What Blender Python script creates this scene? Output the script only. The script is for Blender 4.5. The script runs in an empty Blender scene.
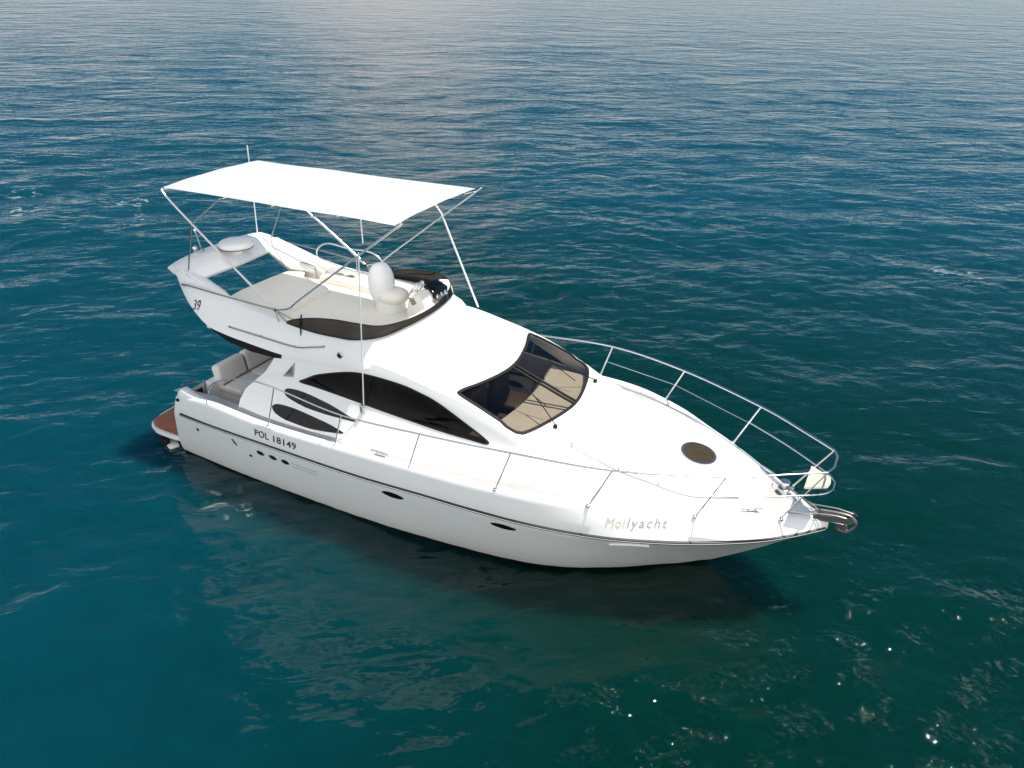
import bpy, bmesh, math, random
import numpy as np
from mathutils import Vector, Matrix
from mathutils.bvhtree import BVHTree

random.seed(4)
rng = np.random.default_rng(11)
R = math.radians
sc = bpy.context.scene
COL = sc.collection

# ------------------------------------------------------------------ camera
cam_d = bpy.data.cameras.new('camera'); cam = bpy.data.objects.new('camera', cam_d); COL.objects.link(cam)
YAW, PIT, ROL = R(116.577), R(28.267), R(1.463)
fw = Vector((math.cos(YAW)*math.cos(PIT), math.sin(YAW)*math.cos(PIT), -math.sin(PIT)))
rt0 = Vector((math.sin(YAW), -math.cos(YAW), 0)); up0 = rt0.cross(fw)
rt = math.cos(ROL)*rt0 + math.sin(ROL)*up0; up = -math.sin(ROL)*rt0 + math.cos(ROL)*up0
M = Matrix((rt, up, -fw)).transposed().to_4x4(); M.translation = Vector((11.819, -10.354, 8.446))
cam.matrix_world = M
cam_d.sensor_width = 36.0; cam_d.lens = 36.0*814.4/1024
cam_d.clip_start = .1; cam_d.clip_end = 60000
sc.camera = cam

# ------------------------------------------------------------------ light
SUN_EL, SUN_AZ = R(71), R(44)          # azimuth from the bow towards port
SD = Vector((math.cos(SUN_EL)*math.cos(SUN_AZ), math.cos(SUN_EL)*math.sin(SUN_AZ), math.sin(SUN_EL)))
sun_d = bpy.data.lights.new('sun', 'SUN'); sun_d.energy = 4.6; sun_d.angle = R(.53); sun_d.color = (1, .96, .9)
sun = bpy.data.objects.new('sun', sun_d); COL.objects.link(sun)
sun.rotation_euler = SD.to_track_quat('Z', 'Y').to_euler(); sun.location = (0, 0, 30)
w = bpy.data.worlds.new('World'); sc.world = w; w.use_nodes = True
nt = w.node_tree; nt.nodes.clear()
out = nt.nodes.new('ShaderNodeOutputWorld'); bg = nt.nodes.new('ShaderNodeBackground')
sky = nt.nodes.new('ShaderNodeTexSky'); sky.sky_type = 'NISHITA'; sky.sun_disc = False
sky.sun_elevation = SUN_EL; sky.sun_rotation = R(90) - SUN_AZ
sky.air_density = 1.0; sky.dust_density = .1; sky.ozone_density = 2.0
bg.inputs['Strength'].default_value = .062
# thin broken cloud low in the sky, one tall bright cloud ahead, and bright fill added behind the viewer for the shaded hull
def wnode(kind, **kw):
    n = nt.nodes.new(kind)
    for k, v in kw.items(): setattr(n, k, v)
    return n
def wmath(op, a, b=None, c=None):
    n = wnode('ShaderNodeMath', operation=op)
    for i, v in enumerate((a, b, c)):
        if v is None: continue
        if isinstance(v, (int, float)): n.inputs[i].default_value = v
        else: nt.links.new(v, n.inputs[i])
    return n.outputs[0]
def wramp(v, lo, hi, to_lo=0., to_hi=1.):
    n = wnode('ShaderNodeMapRange', interpolation_type='SMOOTHSTEP')
    for k, x in (('From Min', lo), ('From Max', hi), ('To Min', to_lo), ('To Max', to_hi)): n.inputs[k].default_value = x
    nt.links.new(v, n.inputs['Value']); return n.outputs[0]
def wdot(vec):
    n = wnode('ShaderNodeVectorMath', operation='DOT_PRODUCT'); n.inputs[1].default_value = vec
    nt.links.new(wtc.outputs['Generated'], n.inputs[0]); return n.outputs['Value']
wtc = wnode('ShaderNodeTexCoord'); wmp = wnode('ShaderNodeMapping'); wmp.inputs['Scale'].default_value = (1, 1, 3.5)
wn = wnode('ShaderNodeTexNoise'); wn.inputs['Scale'].default_value = 2.2; wn.inputs['Detail'].default_value = 5
nt.links.new(wtc.outputs['Generated'], wmp.inputs['Vector']); nt.links.new(wmp.outputs[0], wn.inputs['Vector'])
zz = wdot((0, 0, 1))
low = wmath('MULTIPLY', wramp(wn.outputs['Fac'], .46, .70, 0, .6), wramp(zz, .05, .26, 1, .05))
ca = R(124.5)
side = wmath('ABSOLUTE', wmath('ADD', wdot((math.sin(ca), -math.cos(ca), 0)), wmath('MULTIPLY_ADD', wn.outputs['Fac'], .08, -.04)))
tall = wmath('MULTIPLY', wramp(side, .0, .17, .72, 0), wmath('MULTIPLY', wramp(wdot((math.cos(ca), math.sin(ca), 0)), .3, .6), wramp(zz, .30, .50, 1, 0)))
fill_veil = wmath('MULTIPLY', wmath('MULTIPLY', wramp(wdot((-math.cos(YAW), -math.sin(YAW), 0)), -.05, .55), wramp(zz, .35, .85, 1, .35)), wmath('MULTIPLY_ADD', wn.outputs['Fac'], .8, .25))
tint = wnode('ShaderNodeMix', data_type='RGBA', blend_type='MULTIPLY'); tint.inputs['Factor'].default_value = 1; tint.inputs['B'].default_value = (.50, .84, 1.02, 1)
nt.links.new(sky.outputs['Color'], tint.inputs['A'])
wx = wnode('ShaderNodeMix', data_type='RGBA'); wx.inputs['B'].default_value = (10.5, 10.0, 9.9, 1)
nt.links.new(wmath('MINIMUM', wmath('ADD', wmath('ADD', low, tall), wramp(zz, .0, .13, .72, 0)), .9), wx.inputs['Factor']); nt.links.new(tint.outputs['Result'], wx.inputs['A'])
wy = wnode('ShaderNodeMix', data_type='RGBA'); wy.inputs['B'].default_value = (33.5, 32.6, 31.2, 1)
nt.links.new(wmath('MINIMUM', fill_veil, .92), wy.inputs['Factor']); nt.links.new(wx.outputs['Result'], wy.inputs['A'])
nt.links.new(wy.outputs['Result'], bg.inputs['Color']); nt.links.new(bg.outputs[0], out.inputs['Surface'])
sc.view_settings.view_transform = 'Standard'; sc.view_settings.look = 'None'
sc.view_settings.exposure = 0.33; sc.view_settings.gamma = 1.0
sc.render.engine = 'CYCLES'
sc.cycles.use_denoising = True
sc.cycles.max_bounces = 8; sc.cycles.transparent_max_bounces = 12
sc.cycles.sample_clamp_indirect = 6; sc.cycles.caustics_reflective = False; sc.cycles.caustics_refractive = False

# ------------------------------------------------------------------ materials
def new_mat(name):
    m = bpy.data.materials.new(name); m.use_nodes = True
    return m, m.node_tree, m.node_tree.nodes['Principled BSDF']

def pmat(name, col, rough=.4, metal=0., coat=0., var=0., vscale=3., bump=0., bscale=60., spec=.5):
    m, t, b = new_mat(name)
    b.inputs['Base Color'].default_value = (*col, 1); b.inputs['Roughness'].default_value = rough
    b.inputs['Metallic'].default_value = metal; b.inputs['Coat Weight'].default_value = coat
    b.inputs['Coat Roughness'].default_value = .08; b.inputs['Specular IOR Level'].default_value = spec
    tc = t.nodes.new('ShaderNodeTexCoord')
    if var:
        n = t.nodes.new('ShaderNodeTexNoise'); n.inputs['Scale'].default_value = vscale; n.inputs['Detail'].default_value = 6
        t.links.new(tc.outputs['Object'], n.inputs['Vector'])
        mx = t.nodes.new('ShaderNodeMix'); mx.data_type = 'RGBA'
        mx.inputs['A'].default_value = (*[c*(1-var) for c in col], 1); mx.inputs['B'].default_value = (*[min(1, c*(1+var*.6)) for c in col], 1)
        t.links.new(n.outputs['Fac'], mx.inputs['Factor']); t.links.new(mx.outputs['Result'], b.inputs['Base Color'])
    if bump:
        n2 = t.nodes.new('ShaderNodeTexNoise'); n2.inputs['Scale'].default_value = bscale; n2.inputs['Detail'].default_value = 4
        t.links.new(tc.outputs['Object'], n2.inputs['Vector'])
        bp = t.nodes.new('ShaderNodeBump'); bp.inputs['Strength'].default_value = bump; bp.inputs['Distance'].default_value = .01
        t.links.new(n2.outputs['Fac'], bp.inputs['Height']); t.links.new(bp.outputs['Normal'], b.inputs['Normal'])
    return m

GEL = pmat('white gelcoat', (.85, .85, .835), .28, coat=.3, var=.05, vscale=1.6, bump=.03, bscale=1.5)
HULLM = pmat('white hull gelcoat with dark bottom paint', (.85, .85, .835), .25, coat=.3, var=.05, vscale=1.6, bump=.03, bscale=1.5)
_t = HULLM.node_tree; _b = _t.nodes['Principled BSDF']; _tc = _t.nodes.new('ShaderNodeTexCoord'); _s = _t.nodes.new('ShaderNodeSeparateXYZ'); _t.links.new(_tc.outputs['Object'], _s.inputs[0])
_n = _t.nodes.new('ShaderNodeTexNoise'); _n.inputs['Scale'].default_value = 5; _n.inputs['Detail'].default_value = 6; _t.links.new(_tc.outputs['Object'], _n.inputs['Vector'])
_src = _b.inputs['Base Color'].links[0].from_socket
for _lo, _hi, _c, _am in ((.07, .26, (.66, .62, .50, 1), .05), (.045, .052, (.012, .014, .016, 1), .012)):   # weed stain, then bottom paint
    _a = _t.nodes.new('ShaderNodeMath'); _a.operation = 'MULTIPLY_ADD'; _a.inputs[1].default_value = _am*4; _t.links.new(_n.outputs['Fac'], _a.inputs[0]); _t.links.new(_s.outputs['Z'], _a.inputs[2])
    _m = _t.nodes.new('ShaderNodeMapRange'); _m.inputs['From Min'].default_value = _hi+_am*2; _m.inputs['From Max'].default_value = _lo+_am*2; _m.inputs['To Max'].default_value = .28 if _am > .02 else 1; _t.links.new(_a.outputs[0], _m.inputs['Value'])
    _x = _t.nodes.new('ShaderNodeMix'); _x.data_type = 'RGBA'; _x.inputs['B'].default_value = _c; _t.links.new(_m.outputs[0], _x.inputs['Factor']); _t.links.new(_src, _x.inputs['A']); _src = _x.outputs['Result']
_t.links.new(_src, _b.inputs['Base Color'])
DECK = pmat('white nonskid deck', (.82, .815, .79), .5, var=.04, vscale=4, bump=.12, bscale=160)
CREAM = pmat('cream moulding', (.81, .775, .69), .45, var=.05, vscale=2.5, bump=.05, bscale=90)
CUSH = pmat('pale vinyl cushion', (.84, .80, .74), .5, var=.06, vscale=5, bump=.1, bscale=30)
SEAM = pmat('grey seam cord', (.16, .15, .14), .7, var=.1)
CLOTH = pmat('white canopy cloth', (.84, .84, .83), .85, var=.03, vscale=5, bump=.15, bscale=25)
_t = CLOTH.node_tree; _o = _t.nodes['Material Output']; _b = _t.nodes['Principled BSDF']          # thin canvas lets some light through
_tr = _t.nodes.new('ShaderNodeBsdfTranslucent'); _tr.inputs['Color'].default_value = (.84, .83, .80, 1); _mx = _t.nodes.new('ShaderNodeMixShader'); _mx.inputs[0].default_value = .5
_t.links.new(_b.outputs[0], _mx.inputs[1]); _t.links.new(_tr.outputs[0], _mx.inputs[2]); _t.links.new(_mx.outputs[0], _o.inputs['Surface'])
STEEL = pmat('polished steel', (.64, .645, .65), .22, metal=1., var=.05, vscale=9)
DKSTEEL = pmat('weathered steel tube', (.34, .335, .33), .3, metal=.9, var=.1, vscale=9)
ALU = pmat('white painted tube', (.8, .8, .79), .3, coat=.3, var=.04)
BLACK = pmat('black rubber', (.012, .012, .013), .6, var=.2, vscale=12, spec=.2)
BLKG = pmat('gloss black', (.006, .006, .007), .1, var=.2, vscale=12, spec=.2)
GREYM = pmat('mid grey vinyl lettering', (.36, .36, .37), .5, var=.1)
GOLD = pmat('faded cream lettering', (.66, .63, .52), .5, var=.1)
INK = pmat('dark lettering', (.04, .045, .06), .5, var=.1)
BEIGE = pmat('beige dash vinyl', (.58, .535, .475), .6, var=.06, vscale=3, bump=.1, bscale=50)
WOODD = pmat('dark cabin floor', (.06, .04, .03), .5, var=.25, vscale=6)
LTWOOD = pmat('tan cabin furniture', (.35, .26, .17), .5, var=.15, vscale=5)
GREEN = pmat('pale green towel', (.42, .46, .25), .9, var=.2, vscale=14, bump=.3, bscale=40)
BRONZE = pmat('brown tinted hatch glass', (.055, .040, .022), .15, var=.35, vscale=5, spec=.25)
PAD = pmat('aged cream pulpit pad', (.60, .55, .42), .6, var=.12, vscale=9)
RUST = pmat('weathered galvanised steel', (.24, .215, .195), .45, metal=.6, var=.3, vscale=14, bump=.2)
RUBBER = pmat('dark rub rail', (.03, .032, .035), .35, var=.2, vscale=6)

def glass(name, tint, gl=1.0):
    m = bpy.data.materials.new(name); m.use_nodes = True; t = m.node_tree; t.nodes.clear()
    o = t.nodes.new('ShaderNodeOutputMaterial'); mx = t.nodes.new('ShaderNodeMixShader')
    tr = t.nodes.new('ShaderNodeBsdfTransparent'); g = t.nodes.new('ShaderNodeBsdfGlossy'); lw = t.nodes.new('ShaderNodeLayerWeight'); lw.inputs['Blend'].default_value = .5
    f0 = t.nodes.new('ShaderNodeMath'); f0.operation = 'POWER'; f0.inputs[1].default_value = 4.5; t.links.new(lw.outputs['Facing'], f0.inputs[0])
    f = t.nodes.new('ShaderNodeMath'); f.operation = 'MULTIPLY_ADD'; f.inputs[1].default_value = .9; f.inputs[2].default_value = .035; t.links.new(f0.outputs[0], f.inputs[0])
    n = t.nodes.new('ShaderNodeTexNoise'); n.inputs['Scale'].default_value = 4
    cr = t.nodes.new('ShaderNodeMix'); cr.data_type = 'RGBA'
    cr.inputs['A'].default_value = (*[c*.93 for c in tint], 1); cr.inputs['B'].default_value = (*[min(1, c*1.05) for c in tint], 1)
    t.links.new(n.outputs['Fac'], cr.inputs['Factor']); t.links.new(cr.outputs['Result'], tr.inputs['Color'])
    g.inputs['Roughness'].default_value = .03; g.inputs['Color'].default_value = (gl, gl, gl, 1)
    t.links.new(f.outputs[0], mx.inputs[0]); t.links.new(tr.outputs[0], mx.inputs[1]); t.links.new(g.outputs[0], mx.inputs[2])
    t.links.new(mx.outputs[0], o.inputs['Surface'])
    return m
WGLASS = glass('windshield glass', (.86, .84, .80), .6)
SGLASS = glass('dark side glass', (.33, .31, .28), .28)
DEFL = glass('smoked deflector acrylic', (.20, .175, .15), .7)
def add_diffuse(m, col, f):
    t = m.node_tree; o = t.nodes['Material Output']; src = o.inputs['Surface'].links[0].from_socket
    d = t.nodes.new('ShaderNodeBsdfDiffuse'); d.inputs['Color'].default_value = (*col, 1); x = t.nodes.new('ShaderNodeMixShader'); x.inputs[0].default_value = f
    t.links.new(src, x.inputs[1]); t.links.new(d.outputs[0], x.inputs[2]); t.links.new(x.outputs[0], o.inputs['Surface'])
add_diffuse(DEFL, (.07, .06, .05), .15)  # mixes an even brown diffuse share into the acrylic

def teak_mat():
    m, t, b = new_mat('teak planking')
    tc = t.nodes.new('ShaderNodeTexCoord'); sp = t.nodes.new('ShaderNodeSeparateXYZ'); t.links.new(tc.outputs['Object'], sp.inputs[0])
    n = t.nodes.new('ShaderNodeTexNoise'); n.inputs['Scale'].default_value = 9; n.inputs['Detail'].default_value = 8
    mp = t.nodes.new('ShaderNodeMapping'); mp.inputs['Scale'].default_value = (6, .6, 1)
    t.links.new(tc.outputs['Object'], mp.inputs['Vector']); t.links.new(mp.outputs[0], n.inputs['Vector'])
    cr = t.nodes.new('ShaderNodeValToRGB'); cr.color_ramp.elements[0].color = (.30, .085, .035, 1); cr.color_ramp.elements[1].color = (.56, .21, .095, 1)
    cr.color_ramp.elements[0].position = .3; cr.color_ramp.elements[1].position = .7
    t.links.new(n.outputs['Fac'], cr.inputs[0])
    mo = t.nodes.new('ShaderNodeMath'); mo.operation = 'MULTIPLY'; mo.inputs[1].default_value = 14
    t.links.new(sp.outputs[0], mo.inputs[0])
    fr = t.nodes.new('ShaderNodeMath'); fr.operation = 'FRACT'; t.links.new(mo.outputs[0], fr.inputs[0])
    lt = t.nodes.new('ShaderNodeMath'); lt.operation = 'LESS_THAN'; lt.inputs[1].default_value = .1; t.links.new(fr.outputs[0], lt.inputs[0])
    mx = t.nodes.new('ShaderNodeMix'); mx.data_type = 'RGBA'; mx.inputs['B'].default_value = (.03, .02, .015, 1)
    t.links.new(lt.outputs[0], mx.inputs['Factor']); t.links.new(cr.outputs[0], mx.inputs['A']); t.links.new(mx.outputs['Result'], b.inputs['Base Color'])
    b.inputs['Roughness'].default_value = .6
    return m
TEAK = teak_mat()

# ------------------------------------------------------------------ helpers
def link(name, bm, mat, parent=None, smooth=35, label=None):
    me = bpy.data.meshes.new(name)
    bmesh.ops.recalc_face_normals(bm, faces=bm.faces)
    bm.to_mesh(me); bm.free()
    return link_mesh(name, me, mat, parent, smooth, label)

def link_mesh(name, me, mat, parent=None, smooth=35, label=None):
    o = bpy.data.objects.new(name, me); COL.objects.link(o)
    mats = mat if isinstance(mat, (list, tuple)) else [mat]
    me.materials.clear()
    for m in mats: me.materials.append(m)
    if smooth:
        for p in me.polygons: p.use_smooth = True
        me.set_sharp_from_angle(angle=R(smooth))
    if parent: o.parent = parent
    if label: o['label'] = label
    return o

def pchip(xs, ys):
    xs = np.array(xs, float); ys = np.array(ys, float); h = np.diff(xs); d = np.diff(ys)/h
    m = np.zeros(len(xs)); m[0] = d[0]; m[-1] = d[-1]
    for i in range(1, len(xs)-1):
        if d[i-1]*d[i] > 0:
            w1 = 2*h[i]+h[i-1]; w2 = h[i]+2*h[i-1]; m[i] = (w1+w2)/(w1/d[i-1]+w2/d[i])
    def f(x):
        x = min(max(x, xs[0]), xs[-1]); i = min(max(int(np.searchsorted(xs, x))-1, 0), len(h)-1); t = (x-xs[i])/h[i]
        return ((1+2*t)*(1-t)**2*ys[i] + t*(1-t)**2*h[i]*m[i] + t*t*(3-2*t)*ys[i+1] + t*t*(t-1)*h[i]*m[i+1])
    return f

def catmull(pts, n=8, closed=False):
    P = [Vector(p) for p in pts]; L = len(P); o = []
    for i in range(L if closed else L-1):
        p0 = P[(i-1) % L] if closed or i > 0 else P[0]; p1 = P[i]; p2 = P[(i+1) % L]
        p3 = P[(i+2) % L] if closed or i+2 < L else P[-1]
        for k in range(n):
            t = k/n
            o.append(.5*((2*p1)+(p2-p0)*t+(2*p0-5*p1+4*p2-p3)*t*t+(3*p1-p0-3*p2+p3)*t**3))
    if not closed: o.append(P[-1])
    return o

def tube(bm, pts, r, n=10, closed=False):
    P = [Vector(p) for p in pts]; L = len(P); rings = []; ref = None
    for i, p in enumerate(P):
        a = P[i-1] if (i > 0 or closed) else p; b = P[(i+1) % L] if (i < L-1 or closed) else p
        t = (b-a).normalized()
        if ref is None: ref = Vector((0, 0, 1)) if abs(t.z) < .9 else Vector((1, 0, 0))
        s = t.cross(ref).normalized(); u = s.cross(t).normalized(); ref = u
        rr = r[i] if isinstance(r, (list, tuple)) else r
        rings.append([bm.verts.new(p+rr*(math.cos(2*math.pi*k/n)*s+math.sin(2*math.pi*k/n)*u)) for k in range(n)])
    for i in range(L if closed else L-1):
        A, B = rings[i], rings[(i+1) % L]
        for k in range(n): bm.faces.new((A[k], A[(k+1) % n], B[(k+1) % n], B[k]))
    if not closed: bm.faces.new(rings[0][::-1]); bm.faces.new(rings[-1])

def box(bm, c, s, rot=None, bevel=.01, seg=2):
    m = Matrix.Translation(c) @ (rot.to_4x4() if rot else Matrix.Identity(4)) @ Matrix.Diagonal((*s, 1))
    r = bmesh.ops.create_cube(bm, size=1, matrix=m)
    if bevel:
        es = list({e for v in r['verts'] for e in v.link_edges})
        bmesh.ops.bevel(bm, geom=es, offset=bevel, segments=seg, affect='EDGES', profile=.5)

def prism(bm, pts, vec):
    """closed outline extruded along vec"""
    A = [bm.verts.new(p) for p in pts]; B = [bm.verts.new(Vector(p)+Vector(vec)) for p in pts]; n = len(A)
    bm.faces.new(A); bm.faces.new(B[::-1])
    for i in range(n): bm.faces.new((A[i], B[i], B[(i+1) % n], A[(i+1) % n]))

def loft(bm, secs, closed_ring=False, caps=False):
    V = [[bm.verts.new(p) for p in s] for s in secs]; n = len(V[0])
    for a, b in zip(V, V[1:]):
        for i in range(n if closed_ring else n-1):
            q = (a[i], a[(i+1) % n], b[(i+1) % n], b[i])
            try: bm.faces.new(q)
            except ValueError: pass
    if caps: bm.faces.new(V[0][::-1]); bm.faces.new(V[-1])
    return V

def lathe(bm, prof, c=(0, 0, 0), n=28, rot=None):
    c = Vector(c); rings = []
    for r, z in prof:
        ring = []
        for k in range(n):
            v = Vector((r*math.cos(2*math.pi*k/n), r*math.sin(2*math.pi*k/n), z))
            if rot: v = rot @ v
            ring.append(bm.verts.new(c+v))
        rings.append(ring)
    for a, b in zip(rings, rings[1:]):
        for k in range(n): bm.faces.new((a[k], a[(k+1) % n], b[(k+1) % n], b[k]))
    bm.faces.new(rings[0][::-1]); bm.faces.new(rings[-1])

def bvh(o):
    bm = bmesh.new(); bm.from_mesh(o.data); t = BVHTree.FromBMesh(bm); bm.free(); return t

def side_hit(t, x, z, side=-1):
    h = t.ray_cast(Vector((x, side*6, z)), Vector((0, -side, 0)))
    if h[0] is None: return (None, None)
    return (h[0], h[1] if h[1].y*side > 0 else -h[1])
def top_hit(t, x, y):
    h = t.ray_cast(Vector((x, y, 8)), Vector((0, 0, -1)))
    if h[0] is None: return (None, None)
    return (h[0], h[1] if h[1].z > 0 else -h[1])

def patch(name, outline, hit, mat, parent, off=.006, thick=.012, rings=8, label=None, cen=None, smooth=40):
    """a sheet of real thickness following a surface inside a 2-D outline (hit maps 2-D to a surface point and its normal)"""
    n = len(outline); c = cen or (sum(p[0] for p in outline)/n, sum(p[1] for p in outline)/n)
    bm = bmesh.new(); O = []; I = []
    def put(u, v):
        p, nr = hit(u, v)
        return (bm.verts.new(p+nr*off), bm.verts.new(p+nr*(off-thick)))
    cen2 = put(*c); R_ = []
    for r in range(1, rings+1):
        f = r/rings
        R_.append([put(c[0]+(p[0]-c[0])*f, c[1]+(p[1]-c[1])*f) for p in outline])
    for L in (0, 1):
        for i in range(n):
            j = (i+1) % n
            bm.faces.new((cen2[L], R_[0][i][L], R_[0][j][L]))
            for a, b in zip(R_, R_[1:]): bm.faces.new((a[i][L], b[i][L], b[j][L], a[j][L]))
    for i in range(n):
        j = (i+1) % n; a = R_[-1]
        bm.faces.new((a[i][0], a[i][1], a[j][1], a[j][0]))
    return link(name, bm, mat, parent, smooth, label)

def ell(cx, cy, a, b, n=28, rot=0, p=1.0):
    o = []
    for k in range(n):
        t = 2*math.pi*k/n; u = a*math.copysign(abs(math.cos(t))**p, math.cos(t)); v = b*math.copysign(abs(math.sin(t))**p, math.sin(t))
        o.append((cx+u*math.cos(rot)-v*math.sin(rot), cy+u*math.sin(rot)+v*math.cos(rot)))
    return o
def smooth2(pts, n=5):
    return [(p.x, p.y) for p in catmull([(a, b, 0) for a, b in pts], n, True)]

def text_on(name, body, x0, z0, size, hit, mat, parent, shear=0., spacing=1., extr=.007, rot=0., width=None, bold=0.):
    """lettering as thin solid letters laid on a surface (u to the right, v up in the side view)"""
    cu = bpy.data.curves.new('lettering', 'FONT'); cu.body = body; cu.size = 1; cu.shear = shear; cu.space_character = spacing; cu.offset = bold
    cu.resolution_u = 3
    to = bpy.data.objects.new('lettering', cu); COL.objects.link(to)
    dg = bpy.context.evaluated_depsgraph_get(); me = bpy.data.meshes.new_from_object(to.evaluated_get(dg))
    bpy.data.objects.remove(to); bpy.data.curves.remove(cu)
    xs = [v.co.x for v in me.vertices]; lo, hi = min(xs), max(xs)
    sx = (width/(hi-lo)) if width else size
    bm = bmesh.new(); bm.from_mesh(me); bpy.data.meshes.remove(me)
    bmesh.ops.triangulate(bm, faces=bm.faces)
    for v in bm.verts:
        u, q = (v.co.x-lo)*sx, v.co.y*size
        p, nr = hit(x0+u*math.cos(rot)-q*math.sin(rot), z0+u*math.sin(rot)+q*math.cos(rot))
        v.co = p+nr*extr
    r = bmesh.ops.extrude_face_region(bm, geom=bm.faces[:])
    for v in [g for g in r['geom'] if isinstance(g, bmesh.types.BMVert)]:
        v.co += Vector((0, .004, 0)) if v.co.y < 0 else Vector((0, -.004, 0))
    return link(name, bm, mat, parent, 0)

def cut(o, cutters):
    """subtract closed meshes from a mesh; evaluated without operators"""
    tmp = []
    for bm in cutters:
        bmesh.ops.recalc_face_normals(bm, faces=bm.faces)
        me = bpy.data.meshes.new('cut'); bm.to_mesh(me); bm.free()
        c = bpy.data.objects.new('cut', me); COL.objects.link(c); tmp.append(c)
        md = o.modifiers.new('cut', 'BOOLEAN'); md.operation = 'DIFFERENCE'; md.solver = 'EXACT'; md.object = c
    dg = bpy.context.evaluated_depsgraph_get(); me = bpy.data.meshes.new_from_object(o.evaluated_get(dg))
    if len(me.vertices) < 100:                     # the fast path gave up: resolve self-contact first
        for md in o.modifiers: md.use_self = True
        dg = bpy.context.evaluated_depsgraph_get(); dg.update(); me = bpy.data.meshes.new_from_object(o.evaluated_get(dg))
    o.modifiers.clear(); old = o.data; o.data = me; bpy.data.meshes.remove(old)
    for c in tmp:
        m = c.data; bpy.data.objects.remove(c); bpy.data.meshes.remove(m)
    me.set_sharp_from_angle(angle=R(35))

# ================================================================== SEA
def build_sea():
    core = .085
    def axis(lo, hi):
        a = list(np.arange(lo, hi, core)); s = core; x = a[-1]; up = []
        while x < 9000: s *= 1.024; x += s; up.append(x)
        s = core; x = lo; dn = []
        while x > -9000: s *= 1.024; x -= s; dn.append(x)
        return np.array(dn[::-1]+a+up)
    X = axis(-9, 21); Y = axis(-11, 17)
    dx = np.gradient(X); dy = np.gradient(Y)
    gx, gy = np.meshgrid(X, Y, indexing='ij'); sp = np.maximum(*np.meshgrid(dx, dy, indexing='ij'))
    x = gx.ravel(); y = gy.ravel(); sp = sp.ravel(); z = np.zeros_like(x)
    N = 170
    lam = .34*(7/.34)**(rng.random(N)**1.35)
    th = YAW + R(8) + rng.normal(0, .85, N)
    ph = rng.random(N)*2*np.pi
    for L, t, p in zip(lam, th, ph):
        k = 2*np.pi/L
        a = .0125*(1.0 if L < 1.5 else (1.5/L)**.4)/k
        att = np.clip((L/sp-2.5)/3, 0, 1); m = att > 0
        arg = k*(np.cos(t)*x[m]+np.sin(t)*y[m])+p
        z[m] += a*att[m]*(np.cos(arg)+.12*np.cos(2*arg))
    gust = .8+.35*np.sin(.19*x+.11*y+1.)*np.sin(.13*y-.07*x+2.2)
    z *= gust
    # the sea lies a little calmer right along the hull
    nx, ny = len(X), len(Y)
    idx = np.arange(nx*ny).reshape(nx, ny)
    q = np.stack([idx[:-1, :-1], idx[1:, :-1], idx[1:, 1:], idx[:-1, 1:]], -1).reshape(-1, 4)
    me = bpy.data.meshes.new('sea')
    me.vertices.add(len(x)); me.vertices.foreach_set('co', np.stack([x, y, z], -1).astype('f').ravel())
    me.loops.add(q.size); me.loops.foreach_set('vertex_index', q.astype('i').ravel())
    me.polygons.add(len(q)); me.polygons.foreach_set('loop_start', (np.arange(len(q))*4).astype('i'))
    me.update(); me.validate()
    me.polygons.foreach_set('use_smooth', np.ones(len(q), bool))
    o = bpy.data.objects.new('sea', me); COL.objects.link(o); o['kind'] = 'structure'
    o['label'] = 'dark teal open sea with small ripples and sun glints'
    m, t, b = new_mat('sea water')
    tc = t.nodes.new('ShaderNodeTexCoord')
    rotm = t.nodes.new('ShaderNodeMapping'); rotm.inputs['Rotation'].default_value = (0, 0, -(YAW+R(8)))
    t.links.new(tc.outputs['Object'], rotm.inputs['Vector'])
    def noise(scale, stretch, det=3, dist=0., loc=0.):
        mp = t.nodes.new('ShaderNodeMapping'); mp.inputs['Scale'].default_value = (1, stretch, 1); mp.inputs['Location'].default_value = (loc, loc*.7, 0)
        t.links.new(rotm.outputs[0], mp.inputs['Vector'])
        n = t.nodes.new('ShaderNodeTexNoise'); n.inputs['Scale'].default_value = scale; n.inputs['Detail'].default_value = det; n.inputs['Distortion'].default_value = dist
        t.links.new(mp.outputs[0], n.inputs['Vector']); return n
    last = None
    for sc_, st, det, d, s in ((.13, .6, 2, .5, .26), (.45, .55, 2, .6, .24), (1.9, .42, 2, .7, .066), (4.4, .6, 2, .5, .022), (9.5, .8, 1, .3, .005)):
        n = noise(sc_, st, det, d, loc=sc_*3)
        bp = t.nodes.new('ShaderNodeBump'); bp.inputs['Strength'].default_value = 1; bp.inputs['Distance'].default_value = s
        t.links.new(n.outputs['Fac'], bp.inputs['Height'])
        if last: t.links.new(last.outputs['Normal'], bp.inputs['Normal'])
        last = bp
    # small pockets of steep cat's-paw ripple on the otherwise smooth water
    pk = noise(1.7, .8, 3, .4, 9.); pm = t.nodes.new('ShaderNodeMapRange'); pm.inputs['From Min'].default_value = .44; pm.inputs['From Max'].default_value = .66; t.links.new(pk.outputs['Fac'], pm.inputs['Value'])
    pd = t.nodes.new('ShaderNodeVectorMath'); pd.operation = 'DISTANCE'; pd.inputs[1].default_value = (16.0, -5.0, 0); t.links.new(tc.outputs['Object'], pd.inputs[0])
    pr = t.nodes.new('ShaderNodeMapRange'); pr.interpolation_type = 'SMOOTHSTEP'; pr.inputs['From Min'].default_value = 3.0; pr.inputs['From Max'].default_value = 8.5; pr.inputs['To Min'].default_value = 1; pr.inputs['To Max'].default_value = .06; t.links.new(pd.outputs['Value'], pr.inputs['Value'])
    px = t.nodes.new('ShaderNodeMath'); px.operation = 'MULTIPLY'; t.links.new(pm.outputs[0], px.inputs[0]); t.links.new(pr.outputs[0], px.inputs[1])
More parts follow.
